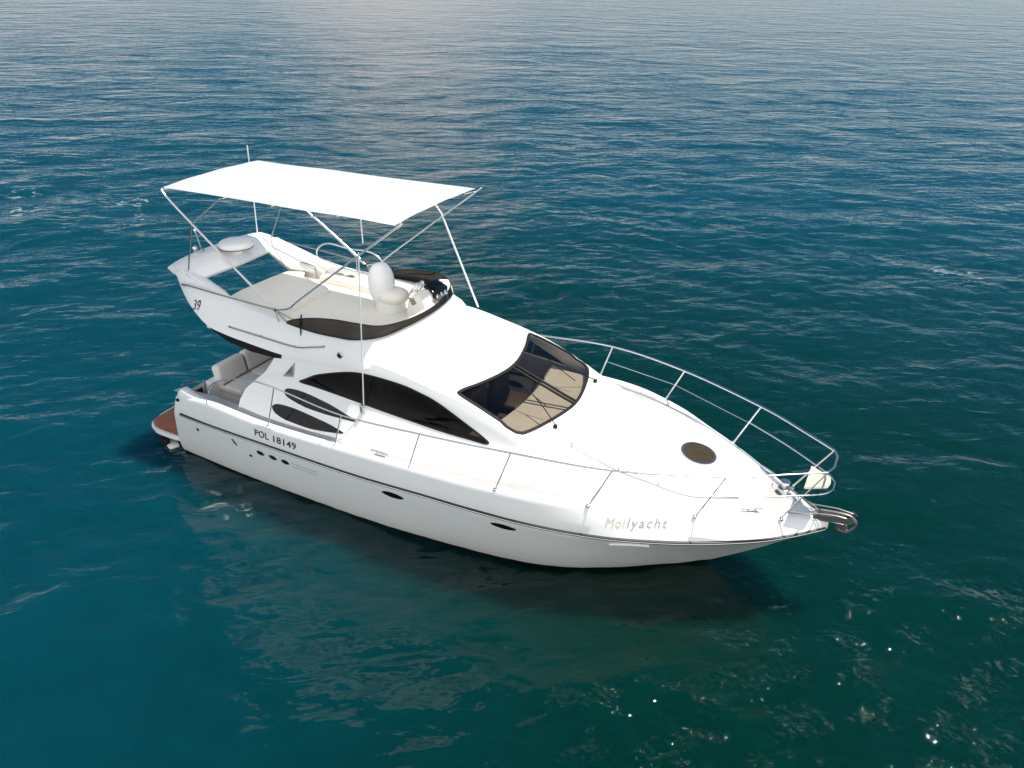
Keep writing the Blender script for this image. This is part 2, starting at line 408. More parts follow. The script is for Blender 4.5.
    for sc_, d in ((6.0, .30), (11., .06)):
        n = noise(sc_, .9, 1, .3, loc=sc_*2)
        bp = t.nodes.new('ShaderNodeBump'); bp.inputs['Distance'].default_value = d
        t.links.new(px.outputs[0], bp.inputs['Strength']); t.links.new(n.outputs['Fac'], bp.inputs['Height']); t.links.new(last.outputs['Normal'], bp.inputs['Normal'])
        last = bp
    t.links.new(last.outputs['Normal'], b.inputs['Normal'])
    # body colour of the water: bluer and greener patches
    big = noise(.035, .8, 2, .3, 4.)
    # greener to the camera's right and near, bluer to its left and far off
    c0 = cam.matrix_world.translation; fh = Vector((math.cos(YAW), math.sin(YAW), 0))
    def along(vec, lo, hi):
        d_ = t.nodes.new('ShaderNodeVectorMath'); d_.operation = 'DOT_PRODUCT'; d_.inputs[1].default_value = vec; t.links.new(tc.outputs['Object'], d_.inputs[0])
        m_ = t.nodes.new('ShaderNodeMapRange'); m_.interpolation_type = 'SMOOTHSTEP'; o0 = vec.dot(Vector((c0.x, c0.y, 0)))
        m_.inputs['From Min'].default_value = lo+o0; m_.inputs['From Max'].default_value = hi+o0; t.links.new(d_.outputs['Value'], m_.inputs['Value']); return m_.outputs[0]
    mr = t.nodes.new('ShaderNodeMath'); mr.operation = 'MAXIMUM'
    t.links.new(along(-rt0, -3.0, 7.5), mr.inputs[0]); t.links.new(along(fh, 13, 34), mr.inputs[1])
    ma = t.nodes.new('ShaderNodeMath'); ma.operation = 'MULTIPLY_ADD'; ma.inputs[1].default_value = .55; t.links.new(big.outputs['Fac'], ma.inputs[0])
    mb = t.nodes.new('ShaderNodeMath'); mb.operation = 'MULTIPLY'; mb.inputs[1].default_value = .55; t.links.new(mr.outputs[0], mb.inputs[0]); t.links.new(mb.outputs[0], ma.inputs[2])
    cr = t.nodes.new('ShaderNodeValToRGB'); e = cr.color_ramp.elements
    e[0].position = .28; e[0].color = (.0002, .018, .0125, 1); e[1].position = .80; e[1].color = (.0008, .038, .056, 1)
    t.links.new(ma.outputs[0], cr.inputs[0]); t.links.new(cr.outputs[0], b.inputs['Base Color'])
    # flecks of foam left on the surface in a few places
    fn = noise(4.0, .6, 8, 1.2, 2.); fr_ = t.nodes.new('ShaderNodeMapRange'); fr_.inputs['From Min'].default_value = .55; fr_.inputs['From Max'].default_value = .68; t.links.new(fn.outputs['Fac'], fr_.inputs['Value'])
    msk = None
    for fx, fy, rad in ((-13.4, 9.1, 1.1), (-15.6, 6.5, 1.0), (-17.6, 8.0, .8), (-11.9, 8.3, .6), (2.2, -2.4, .45), (2.9, -2.6, .3), (13.4, 16.6, 1.2)):
        dd = t.nodes.new('ShaderNodeVectorMath'); dd.operation = 'DISTANCE'; dd.inputs[1].default_value = (fx, fy, 0); t.links.new(tc.outputs['Object'], dd.inputs[0])
        m2 = t.nodes.new('ShaderNodeMapRange'); m2.inputs['From Min'].default_value = rad; m2.inputs['From Max'].default_value = rad*.3; t.links.new(dd.outputs['Value'], m2.inputs['Value'])
        if msk is None: msk = m2.outputs[0]
        else:
            mm = t.nodes.new('ShaderNodeMath'); mm.operation = 'MAXIMUM'; t.links.new(msk, mm.inputs[0]); t.links.new(m2.outputs[0], mm.inputs[1]); msk = mm.outputs[0]
    fm = t.nodes.new('ShaderNodeMath'); fm.operation = 'MULTIPLY'; t.links.new(fr_.outputs[0], fm.inputs[0]); t.links.new(msk, fm.inputs[1])
    fx_ = t.nodes.new('ShaderNodeMix'); fx_.data_type = 'RGBA'; fx_.inputs['B'].default_value = (.32, .38, .38, 1)
    t.links.new(fm.outputs[0], fx_.inputs['Factor']); t.links.new(cr.outputs[0], fx_.inputs['A']); t.links.new(fx_.outputs['Result'], b.inputs['Base Color'])
    b.inputs['Roughness'].default_value = .02; b.inputs['Subsurface Weight'].default_value = 1; b.inputs['Subsurface Radius'].default_value = (.15, 1.0, 1.1); b.inputs['Subsurface Scale'].default_value = 5.0; b.inputs['IOR'].default_value = 1.333; b.inputs['Specular IOR Level'].default_value = .42
    me.materials.append(m)
    return o
build_sea()

# ================================================================== YACHT
yacht = bpy.data.objects.new('yacht', None); COL.objects.link(yacht)
yacht['label'] = 'white motor yacht with flybridge, canopy and bow rail lying on the dark teal sea'
yacht['category'] = 'yacht'

# ---- hull lines
XS = [.80, 2, 3, 5, 6.6, 7.6, 8.2, 9.0, 9.65, 10.2, 10.6, 10.95, 11.3, 11.55, 11.72]
YR = pchip(XS, [1.96, 2.05, 2.09, 2.12, 2.11, 2.06, 1.98, 1.78, 1.51, 1.23, .98, .74, .45, .21, .03])
ZR = pchip(XS, [1.07, 1.11, 1.14, 1.17, 1.24, 1.26, 1.265, 1.26, 1.25, 1.245, 1.24, 1.24, 1.25, 1.26, 1.265])
INS = pchip(XS, [.02, .03, .03, .04, .05, .06, .08, .17, .25, .27, .27, .25, .19, .11, .02])
ZT = pchip(XS, [1.40, 1.53, 1.50, 1.57, 1.635, 1.68, 1.70, 1.685, 1.64, 1.585, 1.54, 1.49, 1.44, 1.40, 1.375])
ZK = pchip([.8, 6, 8, 9, 9.65, 10.1, 10.42, 10.88, 11.3, 11.72], [-.6, -.7, -.68, -.56, -.34, -.02, .21, .56, .91, 1.235])
EX = pchip([.8, 3, 5, 6.6, 7.6, 8.2, 9.0, 9.65, 10.1, 11.72], [.155, .17, .20, .27, .34, .43, .66, .92, 1.0, 1.05])
def yt(x): return max(YR(x)-INS(x), .0)
hx = list(np.linspace(.8, 9, 50))+list(np.linspace(9.1, 11.72, 40))
def hull_section(x):
    s = []
    for k in range(22):
        u = (k/21)**1.7; z = ZK(x)+(ZR(x)-ZK(x))*u
        s.append((YR(x)*u**EX(x), z))
    return s
bm = bmesh.new(); secs = []
for x in hx:
    half = hull_section(x)
    T, Rr, zr, zt = yt(x), YR(x), ZR(x), ZT(x)
    # topside above the rub rail, rounded gunwale, inner face, deck
    g = [(Rr+(T-Rr)*.30, zr+(zt-zr)*.38), (Rr+(T-Rr)*.72, zr+(zt-zr)*.78), (T+.005*0, zr+(zt-zr)*.95), (max(T-.02, 0), zt), (max(T-.10, 0), zt+.004), (max(T-.13, 0), zt-.015)]
    prof = half+g
    wr_ = max(0, 1-(x-.8)/1.3)**1.5
    rk = lambda z: x-.05*wr_+wr_*.30*max(z-.35, -.2)
    stb = [Vector((rk(z), -y, z)) for y, z in prof]; prt = [Vector((rk(z), y, z)) for y, z in prof[::-1]]
    secs.append(stb+prt)
V = loft(bm, secs)
for i, x in enumerate(hx): pass
# keel seam and transom
bm.faces.new(V[0])
bmesh.ops.remove_doubles(bm, verts=bm.verts, dist=.0004)
hull = link('hull', bm, HULLM, yacht, 40)
# deck faces bridging the two gunwales are replaced below: drop every face that spans the beam above the rub rail
bm = bmesh.new(); bm.from_mesh(hull.data)
kill = [f for f in bm.faces if min(v.co.y for v in f.verts) < -.02 and max(v.co.y for v in f.verts) > .02 and f.calc_center_median().z > 1.0 and f.calc_center_median().x > .82]
bmesh.ops.delete(bm, geom=kill, context='FACES'); bm.to_mesh(hull.data); bm.free()
HT = bvh(hull)
hs = lambda u, v: side_hit(HT, u, v, -1)
hp = lambda u, v: side_hit(HT, u, v, 1)

# ---- rub rail along both sides
for s in (-1, 1):
    bm = bmesh.new()
    pts = [(x, s*(YR(x)+.006), ZR(x)) for x in np.linspace(1.15, 11.70, 110)]
    secs = []
    for p in pts:
        secs.append([Vector((p[0], p[1]+s*a, p[2]+b)) for a, b in ((-.02, -.028), (.018, -.02), (.024, 0), (.018, .02), (-.02, .028))])
    loft(bm, secs, True, True); link('rub_rail', bm, RUBBER, hull, 50)
    bm = bmesh.new()
    tube(bm, [(x, s*(YR(x)+.03), ZR(x)+.003) for x in np.linspace(1.15, 11.70, 110)], .006, 6); link('rub_strip', bm, STEEL, hull, 50)

# ---- main deck (side decks and foredeck), stops at the cockpit
bm = bmesh.new(); secs = []
for s in (-1, 1):
    strip = []
    for x in np.linspace(2.45, 7.9, 30):
        T = yt(x)-.115; zt = ZT(x)-.02
        strip.append([Vector((x, s*(1.5+(T-1.5)*a), zt+.06*(1-(a*.35+.65)**2))) for a in np.linspace(0, 1, 6)])
    loft(bm, strip)
for x in list(np.linspace(7.85, 9, 14))+list(np.linspace(9.1, 11.68, 26)):
    T = max(yt(x)-.115, .004); zt = ZT(x)-.02
    secs.append([Vector((x, T*a, zt+.06*(1-a*a)*min(1, T))) for a in np.linspace(-1, 1, 17)])
loft(bm, secs); r = bmesh.ops.solidify(bm, geom=bm.faces[:], thickness=.03)
deck = link('deck', bm, DECK, yacht, 40)

# ---- cabin shell: x, centre z, inner roof (y,z), shoulder (y,z), mid side (y,z), base (y,z)
CT = [
 (2.15, 2.58, .80, 2.58, 1.385, 2.52, 1.54, 2.05, 1.84, 1.40),
 (3.2, 2.64, .80, 2.64, 1.40, 2.57, 1.55, 2.07, 1.87, 1.43),
 (4.2, 2.76, .80, 2.75, 1.41, 2.64, 1.56, 2.08, 1.88, 1.46),
 (5.0, 2.97, .80, 2.92, 1.38, 2.69, 1.55, 2.08, 1.87, 1.50),
 (5.8, 2.79, .80, 2.75, 1.385, 2.585, 1.53, 2.06, 1.85, 1.53),
 (6.5, 2.59, .82, 2.555, 1.375, 2.45, 1.51, 2.02, 1.81, 1.57),
 (7.2, 2.355, .82, 2.325, 1.355, 2.235, 1.46, 1.94, 1.74, 1.60),
 (7.8, 2.165, .75, 2.14, 1.25, 2.05, 1.37, 1.87, 1.62, 1.61),
 (8.5, 2.05, .62, 2.03, 1.05, 1.94, 1.22, 1.80, 1.45, 1.61),
 (9.3, 1.95, .50, 1.93, .85, 1.85, .99, 1.74, 1.17, 1.60),
 (10.0, 1.84, .36, 1.825, .61, 1.76, .71, 1.68, .85, 1.575),
 (10.6, 1.72, .20, 1.71, .36, 1.66, .43, 1.61, .52, 1.53),
 (11.0, 1.62, .07, 1.61, .13, 1.58, .16, 1.55, .2, 1.49)]
cols = list(zip(*CT)); CF = [pchip(cols[0], c) for c in cols[1:]]
def cabin_half(x):
    zc, ya, za, ys, zs, ym, zm, yb, zb = [f(x) for f in CF]
    pts = [(0, -ya*.6, zc-.0), (0, 0, zc), (0, ya, za), (0, ys-.09, zs+(.065 if zc-zs > .12 else .025)), (0, ys, zs-.01), (0, ym, zm), (0, yb, zb), (0, yb+.03, zb-.12)]
    c = catmull(pts, 7)
    c = c[7:]                                     # from the centre line outwards
    return [(v.y, v.z) for v in c]
bm = bmesh.new(); secs = []
for x in list(np.linspace(2.15, 8.5, 60))+list(np.linspace(8.65, 10.85, 18)):
    h = cabin_half(x); full = [(-y, z) for y, z in h[::-1]]+h[1:]
    cz = h[-1][1]-.15
    inn = [(y*.972, cz+(z-cz)*.972) for y, z in full]
    secs.append([Vector((x, y, z)) for y, z in full]+[Vector((x, y, z)) for y, z in inn[::-1]])
loft(bm, secs, True, True)
cabin = link('cabin', bm, GEL, yacht, 40)
CTREE = bvh(cabin)                                # outer skin before the openings are cut
cs = lambda u, v: side_hit(CTREE, u, v, -1)
cp = lambda u, v: side_hit(CTREE, u, v, 1)
ct = lambda u, v: top_hit(CTREE, u, v)

# outlines: side windows as (x, z), windshield as (x, y)
WIN_UP = smooth2([(3.55, 2.152), (3.70, 2.25), (3.922, 2.365), (4.439, 2.525), (4.83, 2.575), (5.435, 2.565), (5.8, 2.51), (6.134, 2.425), (6.667, 2.20), (6.95, 2.065), (7.015, 2.015), (6.96, 1.985),
                  (6.72, 2.0), (6.4, 2.012), (6.045, 2.028), (5.329, 2.071), (4.85, 2.10), (4.38, 2.127), (3.9, 2.145)], 4)
WIN_MID = smooth2([(3.285, 1.93), (3.31, 1.985), (3.40, 2.012), (3.69, 2.02), (4.2, 1.965), (4.55, 1.895), (4.745, 1.85), (4.73, 1.828), (4.5, 1.818), (4.23, 1.808), (3.9, 1.81), (3.715, 1.82), (3.40, 1.868)], 4)
WIN_LOW = smooth2([(3.105, 1.665), (3.130, 1.705), (3.220, 1.737), (3.420, 1.750), (3.690, 1.743), (4.210, 1.701), (4.470, 1.665), (4.590, 1.640), (4.570, 1.622), (4.430, 1.598), (4.170, 1.565), (3.925, 1.543), (3.620, 1.545), (3.390, 1.555), (3.190, 1.600)], 4)
def edge_arc(xc, xe, ye, n=9, sgn=1): return [(xe+(xc-xe)*(1-(t*t)), ye*t) for t in np.linspace(-1, 1, n)]
_h = [(6.62, 0), (6.575, .38), (6.466, .80), (6.345, 1.14), (6.39, 1.25), (6.85, 1.29), (7.30, 1.30), (7.41, 1.265), (7.487, 1.185), (7.606, .90), (7.72, .448)]
WS = smooth2([(x, -y) for x, y in _h]+[(7.775, 0)]+_h[:0:-1], 4)
def shrink(o, d):
    n = len(o); r = []
    ar = sum(o[i][0]*o[(i+1) % n][1]-o[(i+1) % n][0]*o[i][1] for i in range(n)); sg = 1 if ar > 0 else -1
    for i in range(n):
        a, b = o[i-1], o[(i+1) % n]; tx, ty = b[0]-a[0], b[1]-a[1]; l = math.hypot(tx, ty) or 1
        r.append((o[i][0]-sg*ty/l*d, o[i][1]+sg*tx/l*d))
    return r
def scaled(o, cx, cy, f): return [(cx+(a-cx)*f, cy+(b-cy)*f) for a, b in o]
cuts = []
bm = bmesh.new(); prism(bm, [(x, y, 1.2) for x, y in scaled(WS, 7.1, 0, .965)], (0, 0, 2.2)); cuts.append(bm)
for s in (-1, 1):
    bm = bmesh.new(); prism(bm, [(x, s*1.15, z) for x, z in scaled(WIN_UP, 5.4, 2.2, .97)], (0, s*.8, 0)); cuts.append(bm)
# the aft edge of the cabin side sweeps down from the overhang to the gunwale
AFT = [(1.9, 2.9), (3.05, 2.9), (3.04, 2.52), (2.96, 2.36), (2.82, 2.14), (2.62, 1.95), (2.47, 1.80), (2.40, 1.62), (2.385, 1.2), (1.9, 1.2)]
bm = bmesh.new(); prism(bm, [(x, -3, z) for x, z in AFT], (0, 1.75, 0)); cuts.append(bm)
bm = bmesh.new(); prism(bm, [(x, 1.25, z) for x, z in AFT], (0, 1.75, 0)); cuts.append(bm)
bm = bmesh.new(); prism(bm, [(1.9, -1.26, 1.0), (1.9, 1.26, 1.0), (1.9, 1.26, 3), (1.9, -1.26, 3)], (1.0, 0, 0)); cuts.append(bm)
cut(cabin, cuts)

# ---- glazing
patch('windshield', WS, ct, WGLASS, cabin, .004, .010, 8)
def frame_on(name, o, hit, wdt, mat, parent, off=.010, thick=.012):
    """a flat band following an outline, laid on the surface"""
    inner = shrink(o, wdt); bm = bmesh.new(); n = len(o); A = []
    for (u, v), (p, q) in zip(o, inner):
        a, na = hit(u, v); b, nb = hit(p, q)
        A.append([bm.verts.new(a+na*off), bm.verts.new(b+nb*off), bm.verts.new(b+nb*(off-thick)), bm.verts.new(a+na*(off-thick))])
    for i in range(n):
        j = (i+1) % n
        for k in range(4): bm.faces.new((A[i][k], A[i][(k+1) % 4], A[j][(k+1) % 4], A[j][k]))
    return link(name, bm, mat, parent, 40)
frame_on('windshield_frame', WS, ct, .048, BLACK, cabin, .012, .02)
for s, h in ((-1, cs), (1, cp)):
    g = patch('side_window', WIN_UP, h, SGLASS, cabin, .005, .010, 8)
    frame_on('window_seal', WIN_UP, h, .022, BLACK, cabin, .009, .012)
    patch('oval_window', WIN_MID, h, BLKG, cabin, .005, .010, 6)
    patch('oval_window', WIN_LOW, h, BLKG, cabin, .005, .010, 6)
# two centre mullions in the windshield
for y0, y1 in ((-.045, -.035), (.05, .045)):
    bm = bmesh.new(); pts = []
    for t in np.linspace(0, 1, 12):
        p, n = ct(6.66+1.09*t, y0+(y1-y0)*t); pts.append(p+n*.014)
    tube(bm, pts, .021, 8); link('windshield_mullion', bm, BLACK, cabin, 40)
# wipers
for (x0, y0), (x1, y1), in (((7.74, .86), (7.20, .62)), ((7.77, -.78), (7.20, -.40))):
    bm = bmesh.new()
    p0, n0 = ct(x0, y0); p1, n1 = ct(x1, y1)
    lathe(bm, [(.02, 0), (.032, .01), (.03, .05), (.012, .06)], p0, 14)
    tube(bm, [p0+n0*.045, p0*.5+p1*.5+n0*.06, p1+n1*.03], .009, 6)
    a, na = ct(x1-.26, y1+.10); b, nb = ct(x1+.30, y1-.06)
    tube(bm, [a+na*.014, p1+n1*.02, b+nb*.014], .007, 6)
    link('wiper', bm, BLACK, cabin, 40)

# ---- what shows through the glass: dash, floor, seats
bm = bmesh.new()
rows = []
for x, z in ((7.78, 2.06), (7.5, 2.05), (7.25, 2.04), (6.93, 2.03), (6.88, 1.98), (6.88, 1.35)):
    hw = 1.29-max(0, (x-7.0))*.20
    rows.append([Vector((x+(0 if i in (0, 8) else .0)-(.16*abs(i/4-1)**2 if x < 7.1 else .22*abs(i/4-1)**2), (i/4-1)*hw, min(z, 2.2))) for i in range(9)])
loft(bm, rows); dash = link('dashboard', bm, BEIGE, cabin, 30)
bm = bmesh.new(); box(bm, (5.0, 0, 1.2), (4.2, 2.6, .04)); link('saloon_floor', bm, WOODD, cabin)
bm = bmesh.new(); box(bm, (2.93, 0, 1.7), (.05, 2.7, 1.7)); link('cabin_bulkhead', bm, BLKG, cabin)
bm = bmesh.new(); box(bm, (7.1, -.78, 2.035), (.13, .13, .03), bevel=.0); bm2 = bmesh.new(); bm.free()
lathe(bm2, [(.075, 0), (.078, .02), (.06, .03)], (7.12, -.72, 2.0), 20); link('dash_vent', bm2, BLACK, cabin)
for y in (.55, -.25):
    bm = bmesh.new(); box(bm, (6.35, y, 1.55), (.5, .55, .16), bevel=.05, seg=3); box(bm, (6.12, y, 1.85), (.14, .55, .6), bevel=.05, seg=3); link('saloon_seat', bm, WOODD, cabin)
bm = bmesh.new()
tube(bm, [(6.86+.06*math.cos(a)*.3, .55+.19*math.cos(a), 1.98+.17*math.sin(a)) for a in np.linspace(0, 2*math.pi, 25)[:-1]], .014, 8, True)
tube(bm, [(6.9, .55, 1.98), (6.98, .55, 1.92)], .02, 8); link('saloon_wheel', bm, BLACK, cabin)
bm = bmesh.new(); box(bm, (6.82, -1.25, 1.975), (.42, .22, .03), bevel=.01); link('window_shelf', bm, BEIGE, cabin)

# ---- fittings on the coachroof
hatch_o = ell(9.76, 0, .235, .24, 36)
h_rim = frame_on('foredeck_hatch_rim', ell(9.76, 0, .265, .27, 36), ct, .035, STEEL, cabin, .02, .03)
patch('foredeck_hatch', hatch_o, ct, BRONZE, cabin, .022, .03, 5)
bm = bmesh.new(); p, n = ct(7.93, 0); lathe(bm, [(.07, -.01), (.07, .015), (.05, .04), (.0005, .05)], p, 24); link('deck_light', bm, ALU, cabin)
# slim grab rail along the coachroof edge
bm = bmesh.new(); pts = []
for x, y in ((8.12, -.97), (8.8, -.985), (9.3, -.92), (9.9, -.79), (10.5, -.47)):
    p, n = top_hit(CTREE, x, y)
    if p is None: p = Vector((x, y, 1.62))
    pts.append(p+Vector((0, 0, .055)))
pts = catmull(pts, 8); tube(bm, pts, .009, 8)
for i in (0, 9, 18, 27, len(pts)-1): tube(bm, [pts[i], pts[i]-Vector((0, 0, .07))], .008, 8)
link('grab_rail', bm, DKSTEEL, cabin, 40)

# ---- emblem on the cabin side, vent light
def emblem():
    bm = bmesh.new(); P = [cs(*q)[0] for q in ((3.20, 2.16), (3.43, 2.20), (3.43, 2.44))]
    A = [bm.verts.new(p+Vector((0, -.008, 0))) for p in P]; B = [bm.verts.new(p+Vector((0, .006, 0))) for p in P]
    bm.faces.new(A); bm.faces.new(B[::-1])
    for i in range(3): bm.faces.new((A[i], B[i], B[(i+1) % 3], A[(i+1) % 3]))
    e = link('triangle_emblem', bm, GREYM, cabin, 0)
    bm = bmesh.new()
    c = (P[0]+P[1]+P[2])/3
    for a, b in ((.55, .55), (.25, .25)):
        Q = [c+(p-c)*a+Vector((0, -.011, 0)) for p in P]
        tube(bm, Q, .008, 5, True)
    link('emblem_line', bm, INK, e, 0)
emblem()

# ---- hull details
for s, h in ((-1, hs), (1, hp)):
    for u in (3.0, 3.27, 3.54):
        ring = patch('exhaust_port', ell(u, .90, .085, .05, 24), h, STEEL, hull, .008, .014, 3)
        patch('exhaust_opening', ell(u, .90, .068, .037, 24), h, BLACK, ring, .011, .012, 3)
    for u, v, a, b in ((5.68, 1.0, .20, .055), (7.55, 1.055, .20, .05)):
        o = [(u+a*math.cos(t), v+b*math.sin(t)*abs(math.sin(t))**.35) for t in np.linspace(0, 2*math.pi, 33)[:-1]]
        patch('porthole', o, h, BLKG, hull, .008, .014, 4)
    o = [(9.30+.26*math.cos(t), 1.05+.06*math.sin(t)) for t in np.linspace(0, 2*math.pi, 33)[:-1]]
    patch('white_lens', o, h, GEL, hull, .02, .03, 4)  # white lens-shaped plate below the rub rail
    for v in (.93, .86):
        bm = bmesh.new(); tube(bm, [h(u, v+.0)[0]+Vector((0, s*.002, 0)) for u in np.linspace(3.68, 4.2, 12)], .009, 6); link('hull_trim_line', bm, GREYM, hull)
    for u, v in ((1.5, .87), (2.72, .73)):
        patch('drain', ell(u, v, .03, .028, 16), h, BLACK, hull, .01, .015, 2)
    patch('breather', ell(2.42, .93, .02, .075, 16, .5), h, INK, hull, .01, .015, 2)
text_on('registration_lettering', 'POL', 2.98, 1.265, .165, hs, INK, hull, spacing=1.05, width=.30, bold=.012)
text_on('registration_lettering', '18149', 3.38, 1.265, .165, hs, INK, hull, spacing=1.05, width=.48, bold=.012)
text_on('name_lettering', 'Mol', 9.0, 1.43, .175, hs, GOLD, hull, spacing=1.1, width=.23)
text_on('name_lettering', 'lyacht', 9.27, 1.43, .175, hs, GREYM, hull, spacing=1.25, width=.48)

# ---- swim platform
def plat_outline(ins=0.):
    o = []
    xa = -.30+ins; yb = 1.76-ins
    o += [(.83, -yb), (.5, -yb)]
    for a in np.linspace(0, math.pi/2, 10): o.append((.30-(.30-xa-.03)*math.sin(a)**.75, -(1.30)-(yb-1.30)*math.cos(a)**.75))
    o.append((xa, -.6)); o.append((xa-.02, 0))
    full = o+[(x, -y) for x, y in o[::-1][1:]]
    return full
bm = bmesh.new(); prism(bm, [(x, y, .25) for x, y in plat_outline()], (0, 0, .09))
bmesh.ops.bevel(bm, geom=[e for e in bm.edges if abs(e.verts[0].co.z-e.verts[1].co.z) < .001], offset=.03, segments=3, affect='EDGES')
plat = link('swim_platform', bm, GEL, yacht, 50)
bm = bmesh.new(); prism(bm, [(x, y, .335) for x, y in plat_outline(.04)], (0, 0, .012)); link('platform_teak', bm, TEAK, plat, 40)
for s in (-1, 1):
    bm = bmesh.new(); box(bm, (.16, s*1.66, .10), (.34, .12, .14), Matrix.Rotation(s*.5, 3, 'Z'), .03); link('platform_recess', bm, BLACK, plat, 40)
    bm = bmesh.new(); box(bm, (.22, s*1.60, .02), (.5, .2, .08), Matrix.Rotation(s*.4, 3, 'Z'), .03); link('platform_strut', bm, GEL, plat, 40)

# ---- cockpit
cock = None
bm = bmesh.new()
box(bm, (1.95, 0, .80), (2.2, 3.7, .06), bevel=.01); cock = link('cockpit_floor', bm, CREAM, yacht)
for s in (-1, 1):   # inner side lining from floor to gunwale
    bm = bmesh.new(); rows = []
    for x in np.linspace(.86, 2.60, 14):
        T = yt(x)-.13
        rows.append([Vector((x, s*T, ZT(x)-.01)), Vector((x, s*(T-.16), ZT(x)-.03)), Vector((x, s*(T-.19), ZT(x)-.08)), Vector((x, s*(T-.22), .80))])
    loft(bm, rows); bmesh.ops.solidify(bm, geom=bm.faces[:], thickness=.015); link('cockpit_side', bm, GEL, cock, 40)
# transom wall with a gap for the gate on the starboard side
bm = bmesh.new()
box(bm, (1.03, .36, .85), (.16, 3.3, 1.1), Matrix.Rotation(.2, 3, 'Y'), .05, 3)
transom = link('transom', bm, GEL, yacht)
for s in (-1, 1):   # rounded quarter posts at the stern corners
    bm = bmesh.new()
    pr = [(.98, 1.30), (1.0, 1.44), (1.0, 1.52), (.96, 1.58), (.88, 1.61), (.5, 1.61)]
    secs = []
    for t in np.linspace(0, 1, 13):
        x = 1.07+.72*t; zt = 1.60-.085*t - .03*math.sin(t*math.pi); yo = YR(x)-.015; yi = yo-.26+.06*t
        if t == 0: zt -= .16
        if abs(t-1/12) < .01: zt -= .05
        secs.append([Vector((x, s*a, b)) for a, b in ((yo-.02, 1.15), (yo-.015, zt-.12), (yo-.05, zt-.02), ((yo+yi)/2, zt), (yi+.04, zt-.02), (yi, zt-.10), (yi, .85))])
    loft(bm, secs, True, True); link('stern_quarter', bm, GEL, yacht, 50)
    bm = bmesh.new(); p = Vector((1.1, s*(YR(1.1)), 1.42)); lathe(bm, [(.03, -.01), (.03, .012), (.015, .014)], (0, 0, 0), 16)
    for v in bm.verts: v.co = Matrix.Rotation(s*-math.pi/2, 3, 'X') @ v.co + Vector((1.13, s*(YR(1.13)-.012), 1.36))
    link('fairlead', bm, BLKG, hull)
# bench across the stern
def cushion(bm, c, s, rot=None, bv=.06): box(bm, c, s, rot, bv, 4)
bench = None
bm = bmesh.new(); box(bm, (1.42, .28, .98), (.62, 2.7, .34), bevel=.03); bench = link('stern_bench', bm, CREAM, yacht)
n = 4; y0, y1 = -1.10, 1.62
for k in range(n):
    a = y0+(y1-y0)*k/n; b = y0+(y1-y0)*(k+1)/n
    bm = bmesh.new(); cushion(bm, (1.46, (a+b)/2, 1.20), (.60, (b-a)-.008, .15), bv=.05); link('seat_cushion', bm, CUSH, bench, 50)
    bm = bmesh.new(); cushion(bm, (1.17, (a+b)/2, 1.42), (.20, (b-a)-.008, .42), Matrix.Rotation(-.22, 3, 'Y'), bv=.07); link('back_cushion', bm, CUSH, bench, 50)
    if k:
        bm = bmesh.new(); tube(bm, [(1.275, a, 1.30), (1.215, a, 1.56)], .010, 6); link('cushion_seam', bm, SEAM, bench)
bm = bmesh.new(); tube(bm, [(1.31, y0+.02, 1.283), (1.31, y1-.02, 1.283)], .013, 6); link('cushion_seam', bm, SEAM, bench)
bm = bmesh.new(); tube(bm, [(1.765, y0+.02, 1.135), (1.765, y1-.02, 1.135)], .012, 6); link('cushion_seam', bm, SEAM, bench)
# coiled line and fender folded in the corner
bm = bmesh.new(); tube(bm, [(1.0, -1.38, 1.45), (1.0, -1.72, 1.5)], .018, 8); link('gate_rail', bm, STEEL, yacht); bm = bmesh.new(); tube(bm, [(1.46, -1.62, .9), (1.46, -1.62, 1.68)], .022, 8); link('gate_post', bm, STEEL, yacht)
bm = bmesh.new(); box(bm, (1.02, -1.5, .98), (.05, .36, .62), bevel=.02); link('stern_gate', bm, BLACK, yacht)
bm = bmesh.new(); box(bm, (1.55, -1.52, .835), (.7, .3, .02), bevel=.005); link('floor_mat', bm, BLACK, yacht)
bm = bmesh.new()
tube(bm, [Vector((2.0+.16*math.cos(a)*(1+.1*math.sin(3*a)), -1.45+.13*math.sin(a), .86+.02*(a/6))) for a in np.linspace(0, 18, 90)], .012, 6)
rope = link('mooring_line', bm, CUSH); rope['label'] = 'coiled pale mooring line lying on the cockpit floor by the stern quarter'; rope['category'] = 'rope'

# ================================================================== FLYBRIDGE
KT = [ # coaming top (x,y,z), outer bottom (x,y,z)
 ((.46, 1.00, 3.40), (.55, 1.05, 3.30)),
 ((.72, 1.09, 3.41), (.80, 1.20, 3.12)),
 ((1.1, 1.15, 3.34), (1.12, 1.34, 2.90)),
 ((1.5, 1.19, 3.23), (1.55, 1.46, 2.70)),
 ((1.9, 1.21, 3.13), (1.95, 1.49, 2.63)),
 ((2.4, 1.235, 3.05), (2.5, 1.49, 2.58)),
 ((3.2, 1.28, 3.01), (3.2, 1.475, 2.53)),
 ((4.0, 1.30, 3.0), (4.05, 1.465, 2.56)),
 ((4.52, 1.27, 3.05), (4.75, 1.43, 2.64)),
 ((4.85, 1.06, 3.10), (5.18, 1.18, 2.77)),
 ((5.0, .58, 3.13), (5.38, .65, 2.84)),
 ((5.06, 0, 3.14), (5.44, 0, 2.86))]
def mirror_path(L): return [(a[0], -a[1], a[2]) for a in L]+[(a[0], a[1], a[2]) for a in L[::-1][1:]]
TOPP = catmull(mirror_path([k[0] for k in KT]), 6); BOTP = catmull(mirror_path([k[1] for k in KT]), 6)
FLZ = 2.80
bm = bmesh.new(); secs = []
N_ = len(TOPP)
